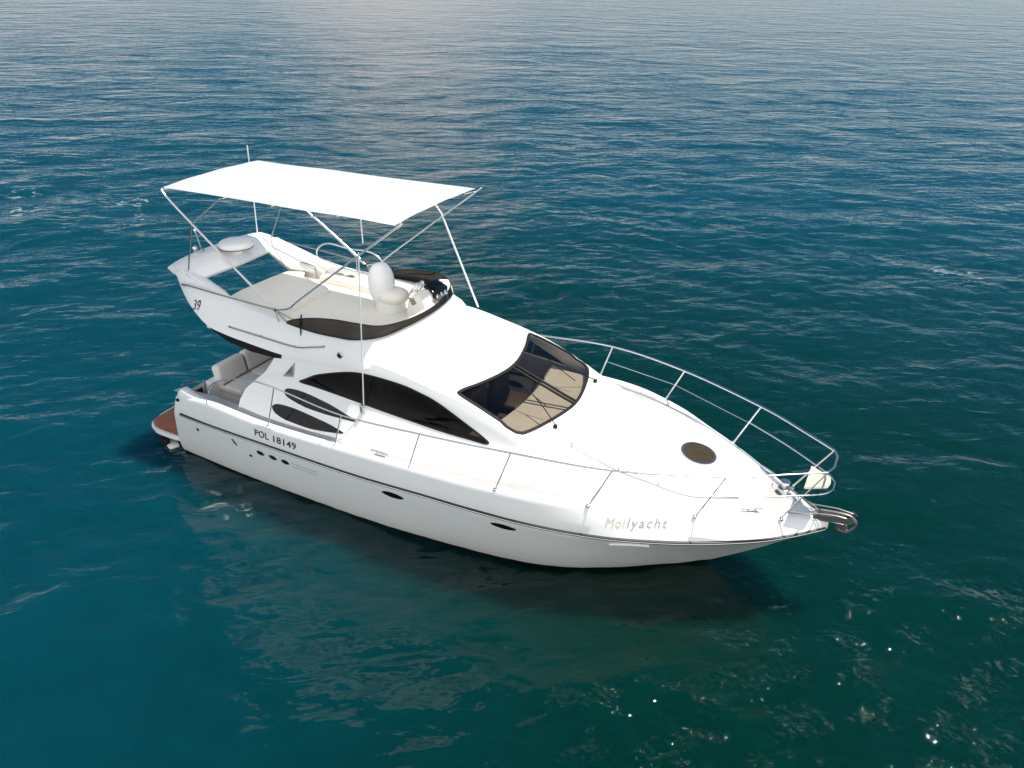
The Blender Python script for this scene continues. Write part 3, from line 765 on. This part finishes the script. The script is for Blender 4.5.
for i in range(N_):
    t, b = TOPP[i], BOTP[i]
    a = TOPP[max(i-1, 0)]; c = TOPP[min(i+1, N_-1)]; tg = (c-a); tg.z = 0; tg.normalize()
    inn = Vector((-tg.y, tg.x, 0))                 # towards the middle of the boat
    if inn.dot(Vector((3.2, 0, 0))-Vector((t.x, t.y, 0))) < 0 and t.x > 2: inn = -inn
    if t.x <= 2: inn = Vector((0, -1 if t.y > 0 else 1, 0))
    lip = min(.13, .05+max(0, t.x-.46)*.12)
    mid = t.lerp(b, .5)-inn*.035
    zin = max(FLZ-.02, b.z+.02) if t.x > 1.4 else b.z+.03
    secs.append([b, mid, t-inn*.012-Vector((0, 0, .045)), t+inn*.02, t+inn*(lip-.02), t+inn*lip-Vector((0, 0, .03)), Vector((*(t+inn*(lip+.05)).xy, zin)), Vector((*(t+inn*(lip+.02)).xy, b.z-.02 if t.x < 1.4 else b.z))])
loft(bm, secs, True, True)
fly = link('flybridge', bm, GEL, yacht, 40)
FT = bvh(fly)
fs = lambda u, v: side_hit(FT, u, v, -1)
# fly deck floor and raised aft pad
def in_y(x): 
    for (a, _), (b, _) in zip(KT, KT[1:]):
        if a[0] <= x <= b[0]: return a[1]+(b[1]-a[1])*(x-a[0])/(b[0]-a[0])
    return .3
fo = [(x, in_y(x)-.10) for x in np.linspace(1.45, 4.4, 14)]+[(4.72, .86), (4.88, .5), (4.92, .0)]
fo = [(x, -y) for x, y in fo]+[(x, y) for x, y in fo[::-1][1:]]
bm = bmesh.new(); prism(bm, [(x, y, FLZ-.10) for x, y in fo], (0, 0, .10)); link('flybridge_floor', bm, CREAM, fly, 30)
bm = bmesh.new()
po = [(1.40, -1.0), (2.0, -1.07), (2.55, -1.1), (2.62, -1.02), (2.62, .35), (2.5, .55), (2.05, .62), (1.75, .8), (1.62, 1.0), (1.40, 1.0)]
prism(bm, [(x, y, 2.70) for x, y in smooth2(po, 3)], (0, 0, .20))
bmesh.ops.bevel(bm, geom=[e for e in bm.edges if min(v.co.z for v in e.verts) > 2.89], offset=.04, segments=3, affect='EDGES')
link('sun_pad', bm, CREAM, fly, 40)
# aft beam around the opening
bm = bmesh.new(); secs = []
for y in np.linspace(-1.12, 1.12, 25):
    a = abs(y)/1.12; bow = .10*(1-a*a)
    xa = .47-bow*.9+.0; xf = 1.02+.03*math.cos(y*2)
    hz = .05*(1-a**4)
    secs.append([Vector((xa, y, 3.37)), Vector((xa-.015, y, 3.40+hz)), Vector((xa+.06, y, 3.43+hz)), Vector((.75, y, 3.41+hz)), Vector((xf-.05, y, 3.29)), Vector((xf, y, 3.24)), Vector((xf-.03, y, 3.19)), Vector((.7, y, 3.27)), Vector((xa+.08, y, 3.32))])
loft(bm, secs, True, True); beam = link('radar_beam', bm, GEL, fly, 50)
# the wings either side of the opening
for s in (-1, 1):
    bm = bmesh.new(); secs = []
    for x in np.linspace(.9, 2.3, 18):
        zo = np.interp(x, [.9, 1.1, 1.5, 1.9, 2.3], [3.385, 3.325, 3.215, 3.115, 3.05]); yo = np.interp(x, [.9, 1.5, 2.3], [1.14, 1.19, 1.2])
        yi = np.interp(x, [.9, 1.42, 1.7, 2.3], [.80, .77, .92, 1.10]); zi = np.interp(x, [.9, 1.45, 2.3], [3.26, 3.02, 2.88])
        secs.append([Vector((x, s*yo, zo)), Vector((x, s*(yo*.6+yi*.4), (zo+zi)/2+.03)), Vector((x, s*(yi+.03), zi+.015)), Vector((x, s*yi, zi-.02)), Vector((x, s*(yi+.03), zi-.08)), Vector((x, s*yo, zo-.25))])
    loft(bm, secs, True, True); link('flybridge_wing', bm, GEL, fly, 50)
# dark band under the overhang
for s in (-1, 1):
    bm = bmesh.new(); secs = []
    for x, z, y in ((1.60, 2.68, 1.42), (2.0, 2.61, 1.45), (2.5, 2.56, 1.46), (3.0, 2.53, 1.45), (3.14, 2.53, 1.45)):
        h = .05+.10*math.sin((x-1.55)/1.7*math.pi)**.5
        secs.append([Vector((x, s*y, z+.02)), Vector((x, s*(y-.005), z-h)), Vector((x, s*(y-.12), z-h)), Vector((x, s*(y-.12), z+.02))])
    loft(bm, secs, True, True); link('overhang_band', bm, BLACK, fly, 30)
bm = bmesh.new(); prism(bm, [(1.5, -1.4, 2.60), (1.5, 1.4, 2.60), (3.2, 1.4, 2.52), (3.2, -1.4, 2.52)], (0, 0, .06)); link('overhang_ceiling', bm, GEL, fly, 0)

# wind deflector round the front
bm = bmesh.new(); secs = []; L = []
DX = [((3.20, 1.272, 3.02), .02), ((3.42, 1.287, 3.01), .12), ((3.8, 1.31, 3.005), .22), ((4.2, 1.305, 3.02), .26), ((4.54, 1.285, 3.045), .25), ((4.89, 1.07, 3.09), .16), ((5.05, .58, 3.12), .09), ((5.11, 0, 3.13), .07)]
pp = catmull(mirror_path([d[0] for d in DX]), 6); hh = catmull([(d[1], 0, 0) for d in DX]+[(d[1], 0, 0) for d in DX[::-1][1:]], 6)
for i, p in enumerate(pp):
    a = pp[max(i-1, 0)]; c = pp[min(i+1, len(pp)-1)]; tg = c-a; tg.z = 0; tg.normalize(); o_ = Vector((tg.y, -tg.x, 0))
    h = hh[i].x; tp = p+Vector((0, 0, h))-o_*h*.22
    secs.append([p+o_*.012, tp+o_*.006, tp-o_*.002, p+o_*.004])
loft(bm, secs, True, True); defl = link('wind_deflector', bm, DEFL, fly, 40)
bm = bmesh.new(); tube(bm, [Vector(s_[1])+Vector((0, 0, .004)) for s_ in secs], .008, 6); link('deflector_trim', bm, BLACK, defl)
bm = bmesh.new(); tube(bm, [Vector(s_[0])+Vector((0, 0, .0)) for s_ in secs], .010, 6); link('deflector_trim', bm, BLACK, defl)

# helm seat
seat_rot = Matrix.Rotation(R(-8), 3, 'Y')
def egg(bm, c, r, pw=.8, n=24, m=14, rot=None):
    rings = []
    for j in range(1, m):
        t = math.pi*j/m; zz = -math.cos(t); rr = math.sin(t)**pw; ring = []
        for k in range(n):
            a = 2*math.pi*k/n; v = Vector((r[0]*rr*math.cos(a), r[1]*rr*math.sin(a), r[2]*zz))
            ring.append(bm.verts.new(Vector(c)+(rot @ v if rot else v)))
        rings.append(ring)
    for a, b in zip(rings, rings[1:]):
        for k in range(n): bm.faces.new((a[k], a[(k+1) % n], b[(k+1) % n], b[k]))
    bm.faces.new(rings[0][::-1]); bm.faces.new(rings[-1])
bm = bmesh.new(); egg(bm, (3.80, .50, 3.22), (.21, .27, .37), .72, rot=Matrix.Rotation(R(-6), 3, 'Y'))
hseat = link('helm_seat', bm, GEL, fly, 80)
bm = bmesh.new(); egg(bm, (4.02, .50, 3.04), (.30, .27, .12), .6); link('seat_base', bm, CREAM, hseat, 80)
bm = bmesh.new(); lathe(bm, [(.27, 0), (.26, .1), (.245, .2), (.22, .26)], (3.98, .50, FLZ), 24); link('seat_pedestal', bm, GEL, hseat, 40)
# helm console
bm = bmesh.new(); rows = []
prof = [(4.62, 2.74), (4.56, 3.02), (4.60, 3.22), (4.72, 3.33), (4.84, 3.35), (4.92, 3.22), (4.98, 2.98), (4.98, 2.74)]
for y in (.12, .18, .95, 1.02):
    k = .96 if y in (.12, 1.02) else 1
    rows.append([Vector((4.8+(x-4.8)*k, y, 2.74+(z-2.74)*k)) for x, z in prof])
loft(bm, rows, True, True); cons = link('helm_console', bm, CREAM, fly, 40)
bm = bmesh.new(); box(bm, (4.86, .58, 3.34), (.26, .40, .05), Matrix.Rotation(R(24), 3, 'Y'), .02); box(bm, (4.94, .58, 3.25), (.09, .36, .12), Matrix.Rotation(R(24), 3, 'Y'), .03); link('instrument_hood', bm, BLKG, cons)
bm = bmesh.new(); box(bm, (4.70, .20, 3.2), (.14, .16, .15), Matrix.Rotation(R(-30), 3, 'Y'), .02); link('chart_screen', bm, BLACK, cons)
for k in range(3):
    bm = bmesh.new(); lathe(bm, [(.04, 0), (.042, .015), (.033, .03), (.0005, .034)], (0, 0, 0), 18)
    mt = Matrix.Translation((5.0, .42+.12*k, 3.25)) @ Matrix.Rotation(R(60), 4, 'Y')
    for v in bm.verts: v.co = mt @ v.co
    link('gauge', bm, STEEL, cons)
wc = Vector((4.48, .55, 3.22)); wrot = Matrix.Rotation(R(-62), 3, 'Y')
bm = bmesh.new(); tube(bm, [wc+wrot @ Vector((.19*math.cos(a), .19*math.sin(a), 0)) for a in np.linspace(0, 2*math.pi, 33)[:-1]], .014, 8, True)
for a in (.5, 2.6, 4.7): tube(bm, [wc, wc+wrot @ Vector((.19*math.cos(a), .19*math.sin(a), 0))], .010, 6)
tube(bm, [wc, wc+Vector((.1, 0, -.06))], .025, 8); link('steering_wheel', bm, STEEL, cons)
# locker lid with dark slot, floor fittings
lid = None
def flat(z): return lambda u, v: (Vector((u, v, z)), Vector((0, 0, 1)))
bm = bmesh.new()
bm2 = bmesh.new(); so = smooth2([(3.3, -1.06), (4.2, -1.08), (4.45, -.95), (4.55, -.7), (4.35, -.5), (3.9, -.42), (3.4, -.5), (3.2, -.75)], 4)
prism(bm2, [(x, y, 2.73) for x, y in so], (0, 0, .16)); bmesh.ops.bevel(bm2, geom=[e for e in bm2.edges if min(v.co.z for v in e.verts) > 2.85], offset=.035, segments=3, affect='EDGES')
lid = link('side_seat', bm2, CREAM, fly, 40); bm.free()
patch('seat_recess', ell(4.02, -.75, .26, .16, 28), flat(2.89), CUSH, lid, .004, .01, 4)
patch('seat_slot', ell(4.10, -.70, .16, .045, 24, -.2), flat(2.894), BLACK, lid, .006, .01, 3)

# stainless rails on the flybridge
def tubes(name, paths, r, mat, parent, n=8, sm=6):
    bm = bmesh.new()
    for p in paths: tube(bm, catmull(p, sm) if len(p) > 2 else p, r, n)
    return link(name, bm, mat, parent, 50)
tubes('flybridge_hatch_rail', [[(1.55, 1.02, 2.73), (1.52, 1.0, 3.02), (1.60, .98, 3.06), (1.90, .93, 3.06), (1.97, .93, 3.02), (1.97, .95, 2.73)]], .013, DKSTEEL, fly)
tubes('port_coaming_rail', [[(2.08, 1.25, 2.92), (1.80, 1.25, 3.08), (1.80, 1.25, 3.28), (2.06, 1.25, 3.43), (2.55, 1.25, 3.41), (3.02, 1.25, 3.43), (3.28, 1.25, 3.30), (3.33, 1.25, 3.05)]], .019, STEEL, fly)
for p in ([(2.75, 1.17, 2.80), (2.75, 1.2, 3.36)], [(2.42, 1.15, 2.74), (2.42, 1.16, 3.04)]): tubes('port_coaming_post', [p], .012, STEEL, fly)
for s in (-1, 1):
    tubes('side_grab_rail', [[(.98, s*1.26, 3.20), (1.02, s*1.30, 3.25), (1.98, s*1.30, 3.225), (2.95, s*1.26, 3.19)]], .014, DKSTEEL, fly)
    a = [side_hit(FT, x, z, s)[0] for x, z in ((2.08, 2.77), (2.75, 2.745), (3.45, 2.73), (3.75, 2.785), (4.02, 2.845))]
    tubes('low_grab_rail', [[p+Vector((0, s*.035, 0)) for p in a]]+[[a[i], a[i]+Vector((0, s*.036, 0))] for i in (0, 1, 2, 4)], .011, DKSTEEL, fly)
    p = side_hit(FT, 4.35, 2.78, s)[0]
    bm = bmesh.new(); lathe(bm, [(.055, 0), (.055, .012), (.045, .02), (.03, .02)], (0, 0, 0), 20)
    for v in bm.verts: v.co = Matrix.Rotation(-s*math.pi/2, 3, 'X') @ v.co + p
    nl = link('courtesy_light', bm, STEEL, fly); bm = bmesh.new(); lathe(bm, [(.032, 0), (.03, .026), (.0005, .03)], (0, 0, 0), 16)
    for v in bm.verts: v.co = Matrix.Rotation(-s*math.pi/2, 3, 'X') @ v.co + p
    link('light_lens', bm, BLACK, nl)
    tubes('deflector_bracket', [[(3.50, s*1.25, 3.22), (3.50, s*1.30, 3.10), (3.52, s*1.335, 2.88), (3.55, s*1.36, 2.85)]], .012, BLACK, fly)
def fly39():
    text_on('number_emblem', '39', 1.20, 2.86, .24, fs, INK, fly, shear=.35, width=.20, rot=R(6), bold=.0)
fly39()
# radome, light mast and horns on the aft beam
bm = bmesh.new(); lathe(bm, [(.06, 0), (.20, .01), (.305, .03), (.315, .05), (.31, .08), (.285, .11), (.23, .13), (.14, .143), (.0008, .147)], (.86, .12, 3.47), 40); dome = link('radome', bm, GEL, fly, 40)
bm = bmesh.new(); lathe(bm, [(.30, .0), (.314, .004), (.314, .012), (.30, .016)], (.86, .12, 3.488), 40); link('radome_shadow_line', bm, BLACK, dome, 40)  # black seam ring paints in the shadow line beneath the dome
bm = bmesh.new(); lathe(bm, [(.10, -.10), (.10, .02)], (.86, .12, 3.46), 20); link('radome_foot', bm, GEL, dome, 40)
tubes('light_mast', [[(.55, -.40, 3.42), (.55, -.40, 3.50), (.42, -.36, 3.80)], [(.50, -.38, 3.56), (.75, -.52, 3.58)]], .012, DKSTEEL, fly, sm=3)
bm = bmesh.new(); egg(bm, (.40, -.355, 3.83), (.03, .03, .045), .6, 12, 8); link('mast_light', bm, STEEL, fly, 60)
bm = bmesh.new(); lathe(bm, [(.06, 0), (.05, .03), (.03, .05)], (.40, -.42, 3.42), 16); egg(bm, (.40, -.42, 3.52), (.05, .05, .06), .6, 14, 8); link('horn', bm, STEEL, fly, 60)
# tall whip on the port quarter, white aerial on the starboard side
tubes('flag_pole', [[(.55, 1.0, 3.38), (.50, 1.07, 4.2)], [(.50, 1.07, 4.2), (.46, 1.12, 5.08)]], .012, ALU, fly)
tubes('aerial', [[(4.86, -1.585, 1.98), (4.88, -1.55, 3.0), (4.92, -1.52, 4.58)]], .010, ALU, cabin)
bm = bmesh.new(); p, n = cs(4.85, 2.02); box(bm, p+Vector((0, -.03, .03)), (.05, .06, .16), bevel=.012); link('aerial_bracket', bm, STEEL, cabin)

# towel on the port side seat
bm = bmesh.new(); rows = []
for i in range(12):
    x = 2.12+.055*i; rows.append([Vector((x+.02*math.sin(j*1.7+i), 1.13-.035*j, 2.96-.018*j+.016*math.sin(i*1.3+j*.9))) for j in range(9)])
loft(bm, rows); bmesh.ops.solidify(bm, geom=bm.faces[:], thickness=.03)
tw = link('towel', bm, GREEN, None, 60); tw['label'] = 'crumpled pale green towel lying inside the port coaming of the flybridge'; tw['category'] = 'towel'
bm = bmesh.new(); box(bm, (2.75, .98, 2.83), (1.3, .26, .20), bevel=.05, seg=3); link('port_side_seat', bm, CREAM, fly, 40)

# ================================================================== CANOPY
CA = [(.69, 1.118, 4.81), (5.31, 1.16, 4.925)]
bm = bmesh.new(); secs = []
for t in np.linspace(0, 1, 41):
    x = CA[0][0]+(CA[1][0]-CA[0][0])*t; wd = 1.118+.042*t; z = 4.83+.115*t
    sag = .010*math.sin(t*math.pi*3)**2
    row = []
    for a in np.linspace(-1, 1, 17):
        edge = .012*(1-a*a)*math.sin(t*math.pi*6)**2
        row.append(Vector((x, wd*a*(1-.012*math.sin(t*math.pi*3)**2), z+.035*(1-a*a)-sag*(1-a*a)+.004*math.sin(a*9+t*13))))
    secs.append(row)
loft(bm, secs)
bim = link('canopy', bm, CLOTH, yacht, 50)
for s in (-1, 1):
    piv = (2.93, s*1.225, 3.165)
    tubes('canopy_pole', [[(.80, s*.9, 4.80), (.70, s*1.07, 4.79), (.70, s*1.135, 4.75), (1.27, s*1.155, 4.31), piv]], .018, STEEL, bim, sm=5)
    tubes('canopy_pole', [[(5.24, s*.9, 4.90), (5.32, s*1.10, 4.90), (5.28, s*1.17, 4.87), (3.55, s*1.24, 3.52), (3.25, s*1.235, 3.27), piv]], .016, STEEL, bim, sm=5)
    tubes('canopy_pole', [[(1.27, s*1.155, 4.31), (1.98, s*1.145, 4.83)]], .012, STEEL, bim)
    tubes('canopy_support', [[(1.25, s*1.15, 4.30), (.86, s*1.03, 3.40)]], .013, DKSTEEL, bim)
    if s > 0:
        tubes('canopy_support', [[(4.62, s*1.19, 4.42), (5.28, s*1.30, 2.80)]], .017, ALU, bim)
        tubes('canopy_support', [[(4.62, s*1.19, 4.42), (4.25, s*1.16, 4.88)]], .014, ALU, bim)
        tubes('canopy_pole', [[(1.80, 1.15, 3.93), (1.95, 1.15, 3.88), (2.85, 1.17, 3.29)]], .022, STEEL, bim)
    tubes('canopy_foot', [[piv, (3.02, s*1.27, 2.99)], [piv, (3.20, s*1.265, 3.02)], [piv, (3.36, s*1.22, 3.06)]], .011, DKSTEEL, bim)
    bm = bmesh.new(); egg(bm, piv, (.028, .028, .028), 1, 12, 8); link('canopy_hinge', bm, BLACK, bim, 60)
tubes('canopy_strap', [[(2.93, 1.13, 4.86), (2.93, 1.18, 3.6)]], .012, ALU, bim)
for x in (2.0, 3.0, 4.25): tubes('canopy_bow', [[(x, -1.12, 4.795+.025*(x-.69)), (x, -.5, 4.80+.025*(x-.69)), (x, .5, 4.80+.025*(x-.69)), (x, 1.12, 4.795+.025*(x-.69))]], .012, STEEL, bim)

# ================================================================== BOW RAIL
RT = [(1.84, 1.90, 1.66), (1.98, 1.93, 1.86), (2.30, 1.95, 2.05), (2.78, 1.955, 2.19), (3.40, 1.97, 2.22), (4.72, 1.965, 2.09), (6.15, 1.975, 2.19), (7.62, 1.945, 2.315), (9.0, 1.665, 2.315), (10.38, 1.075, 2.32), (11.1, .62, 2.33), (11.56, .31, 2.33)]
MID = [(10.22, 1.115, 1.985), (10.8, .80, 1.97), (11.25, .50, 1.96), (11.55, .28, 1.95), (11.66, .12, 1.95)]
rail = None
for s in (-1, 1):
    P = catmull([(x, s*y, z) for x, y, z in RT], 8)
    bm = bmesh.new(); tube(bm, P, .0125 if s < 0 else .0195, 10); r_ = link('bow_rail', bm, STEEL, yacht, 50)
    posts = [((3.42, 1.967, 2.215), (3.24, 2.03, 1.49)), ((4.72, 1.965, 2.09), (4.60, 2.03, 1.545)), ((6.15, 1.975, 2.19), (5.97, 2.03, 1.59)), ((7.62, 1.945, 2.315), (7.41, 1.99, 1.67)), ((9.0, 1.665, 2.315), (8.72, 1.73, 1.685)), ((10.38, 1.075, 2.315), (10.06, 1.10, 1.575))]
    for a, b in posts:
        bm = bmesh.new(); tube(bm, [(a[0], s*a[1], a[2]), (b[0], s*b[1], b[2]-.02)], .010 if s < 0 else .0165, 8)
        lathe(bm, [(.03, -.02), (.03, .008), (.017, .02)], (b[0], s*b[1], b[2]), 12)
        link('stanchion', bm, STEEL, r_, 50)
    bm = bmesh.new(); tube(bm, [(11.56, s*.31, 2.33), (11.12, s*.43, 1.50)], .0115 if s < 0 else .0145, 8); lathe(bm, [(.03, -.02), (.03, .01), (.017, .02)], (11.12, s*.43, 1.475), 12); link('stanchion', bm, STEEL, r_, 50)
    bm = bmesh.new(); tube(bm, catmull([(x, s*y, z) for x, y, z in MID]+[(11.67, 0, 1.95)], 6), .0125, 8); link('middle_rail', bm, STEEL, r_, 50)
    wire = [(3.33, 2.0, 1.86), (4.66, 2.0, 1.82), (6.06, 2.0, 1.89), (7.51, 1.97, 1.99), (8.86, 1.70, 2.0), (10.22, 1.10, 1.985)]
    if s > 0:
        bm = bmesh.new(); tube(bm, [(x, s*y, z) for x, y, z in wire[3:]], .005, 6); link('guard_wire', bm, STEEL, r_, 50)
    if s < 0:
        bm = bmesh.new(); tube(bm, [(11.56, -.31, 2.33), (11.62, -.15, 2.335), (11.62, .15, 2.335), (11.56, .31, 2.33)], .0155, 10); link('pulpit_bar', bm, STEEL, r_, 50)
# pulpit seat
bm = bmesh.new(); prism(bm, [(11.31, -.32, 1.965), (11.60, -.14, 1.965), (11.62, 0, 1.965), (11.60, .14, 1.965), (11.31, .32, 1.965)], (0, 0, .035))
bmesh.ops.bevel(bm, geom=bm.edges[:], offset=.012, segments=2, affect='EDGES'); link('pulpit_seat', bm, PAD, yacht, 40)
# cleats
def cleat(x, y, z, ang):
    bm = bmesh.new(); mt = Matrix.Translation((x, y, z)) @ Matrix.Rotation(ang, 4, 'Z')
    tube(bm, [mt @ Vector(p) for p in ((-.15, 0, .05), (-.11, 0, .06), (0, 0, .062), (.11, 0, .06), (.15, 0, .05))], .012, 8)
    for q in (-.055, .055): tube(bm, [mt @ Vector((q, 0, -.01)), mt @ Vector((q, 0, .06))], .012, 8)
    box(bm, mt @ Vector((0, 0, .004)), (.19, .05, .008), Matrix.Rotation(ang, 3, 'Z'), .003)
    link('cleat', bm, STEEL, deck, 50)
DT = bvh(deck)
def deck_z(x, y):
    z = [t[0].z for t in (top_hit(DT, x, y), top_hit(HT, x, y)) if t[0] is not None]
    return max(z) if z else ZT(x)
for s in (-1, 1):
    cleat(10.72, s*.55, deck_z(10.72, s*.55), s*R(-32))
    cleat(5.42, s*1.985, ZT(5.42)+.005, 0)
# windlass, chain, roller and anchor at the stem head
bm = bmesh.new(); z = deck_z(10.95, .12)+.08
lathe(bm, [(.09, -.1), (.09, .02), (.05, .04), (.05, .08), (.08, .1), (.07, .13), (.0006, .135)], (11.02, .22, z-.02), 24); link('windlass', bm, STEEL, deck, 40)
bm = bmesh.new(); tube(bm, [(11.05, .2, z+.03), (11.3, .12, z-.02), (11.6, .03, 1.47), (11.9, 0, 1.52)], .014, 6); link('anchor_chain', bm, RUST, deck)
bm = bmesh.new()
for s in (-1, 1): prism(bm, [(x, s*.085, z) for x, z in ((11.5, 1.40), (11.75, 1.43), (11.98, 1.46), (12.06, 1.52), (12.0, 1.57), (11.8, 1.52), (11.5, 1.46))], (0, s*.012, 0))
box(bm, (11.7, 0, 1.405), (.46, .16, .02), Matrix.Rotation(R(-5), 3, 'Y'), .004)
for s in (-1, 1): tube(bm, [(11.45, s*.11, 1.50), (11.8, s*.095, 1.55), (12.0, s*.08, 1.54)], .010, 8)
roller = link('bow_roller', bm, DKSTEEL, yacht, 40)
bm = bmesh.new(); tube(bm, [(11.97, -.08, 1.50), (11.97, -.03, 1.50), (11.97, .03, 1.50), (11.97, .08, 1.50)], [.05, .03, .03, .05], 14); link('roller_wheel', bm, BLACK, roller)
bm = bmesh.new()
tube(bm, catmull([(11.5, 0, 1.50), (11.9, 0, 1.55), (12.04, 0, 1.50), (12.06, 0, 1.40), (11.98, 0, 1.27)], 5), .018, 8)
for s in (-1, 1):
    prism(bm, [(12.0, 0, 1.27), (11.95, s*.12, 1.33), (11.86, s*.15, 1.37), (11.82, s*.09, 1.31), (11.84, 0, 1.22)], (-.012, 0, .02))
link('anchor', bm, RUST, yacht, 30)
bm = bmesh.new(); z = deck_z(11.2, 0)
prism(bm, [(11.05, -.20, z), (11.45, -.06, z-.03), (11.45, .06, z-.03), (11.05, .20, z)], (0, 0, .02)); link('anchor_locker_lid', bm, DECK, deck, 30)
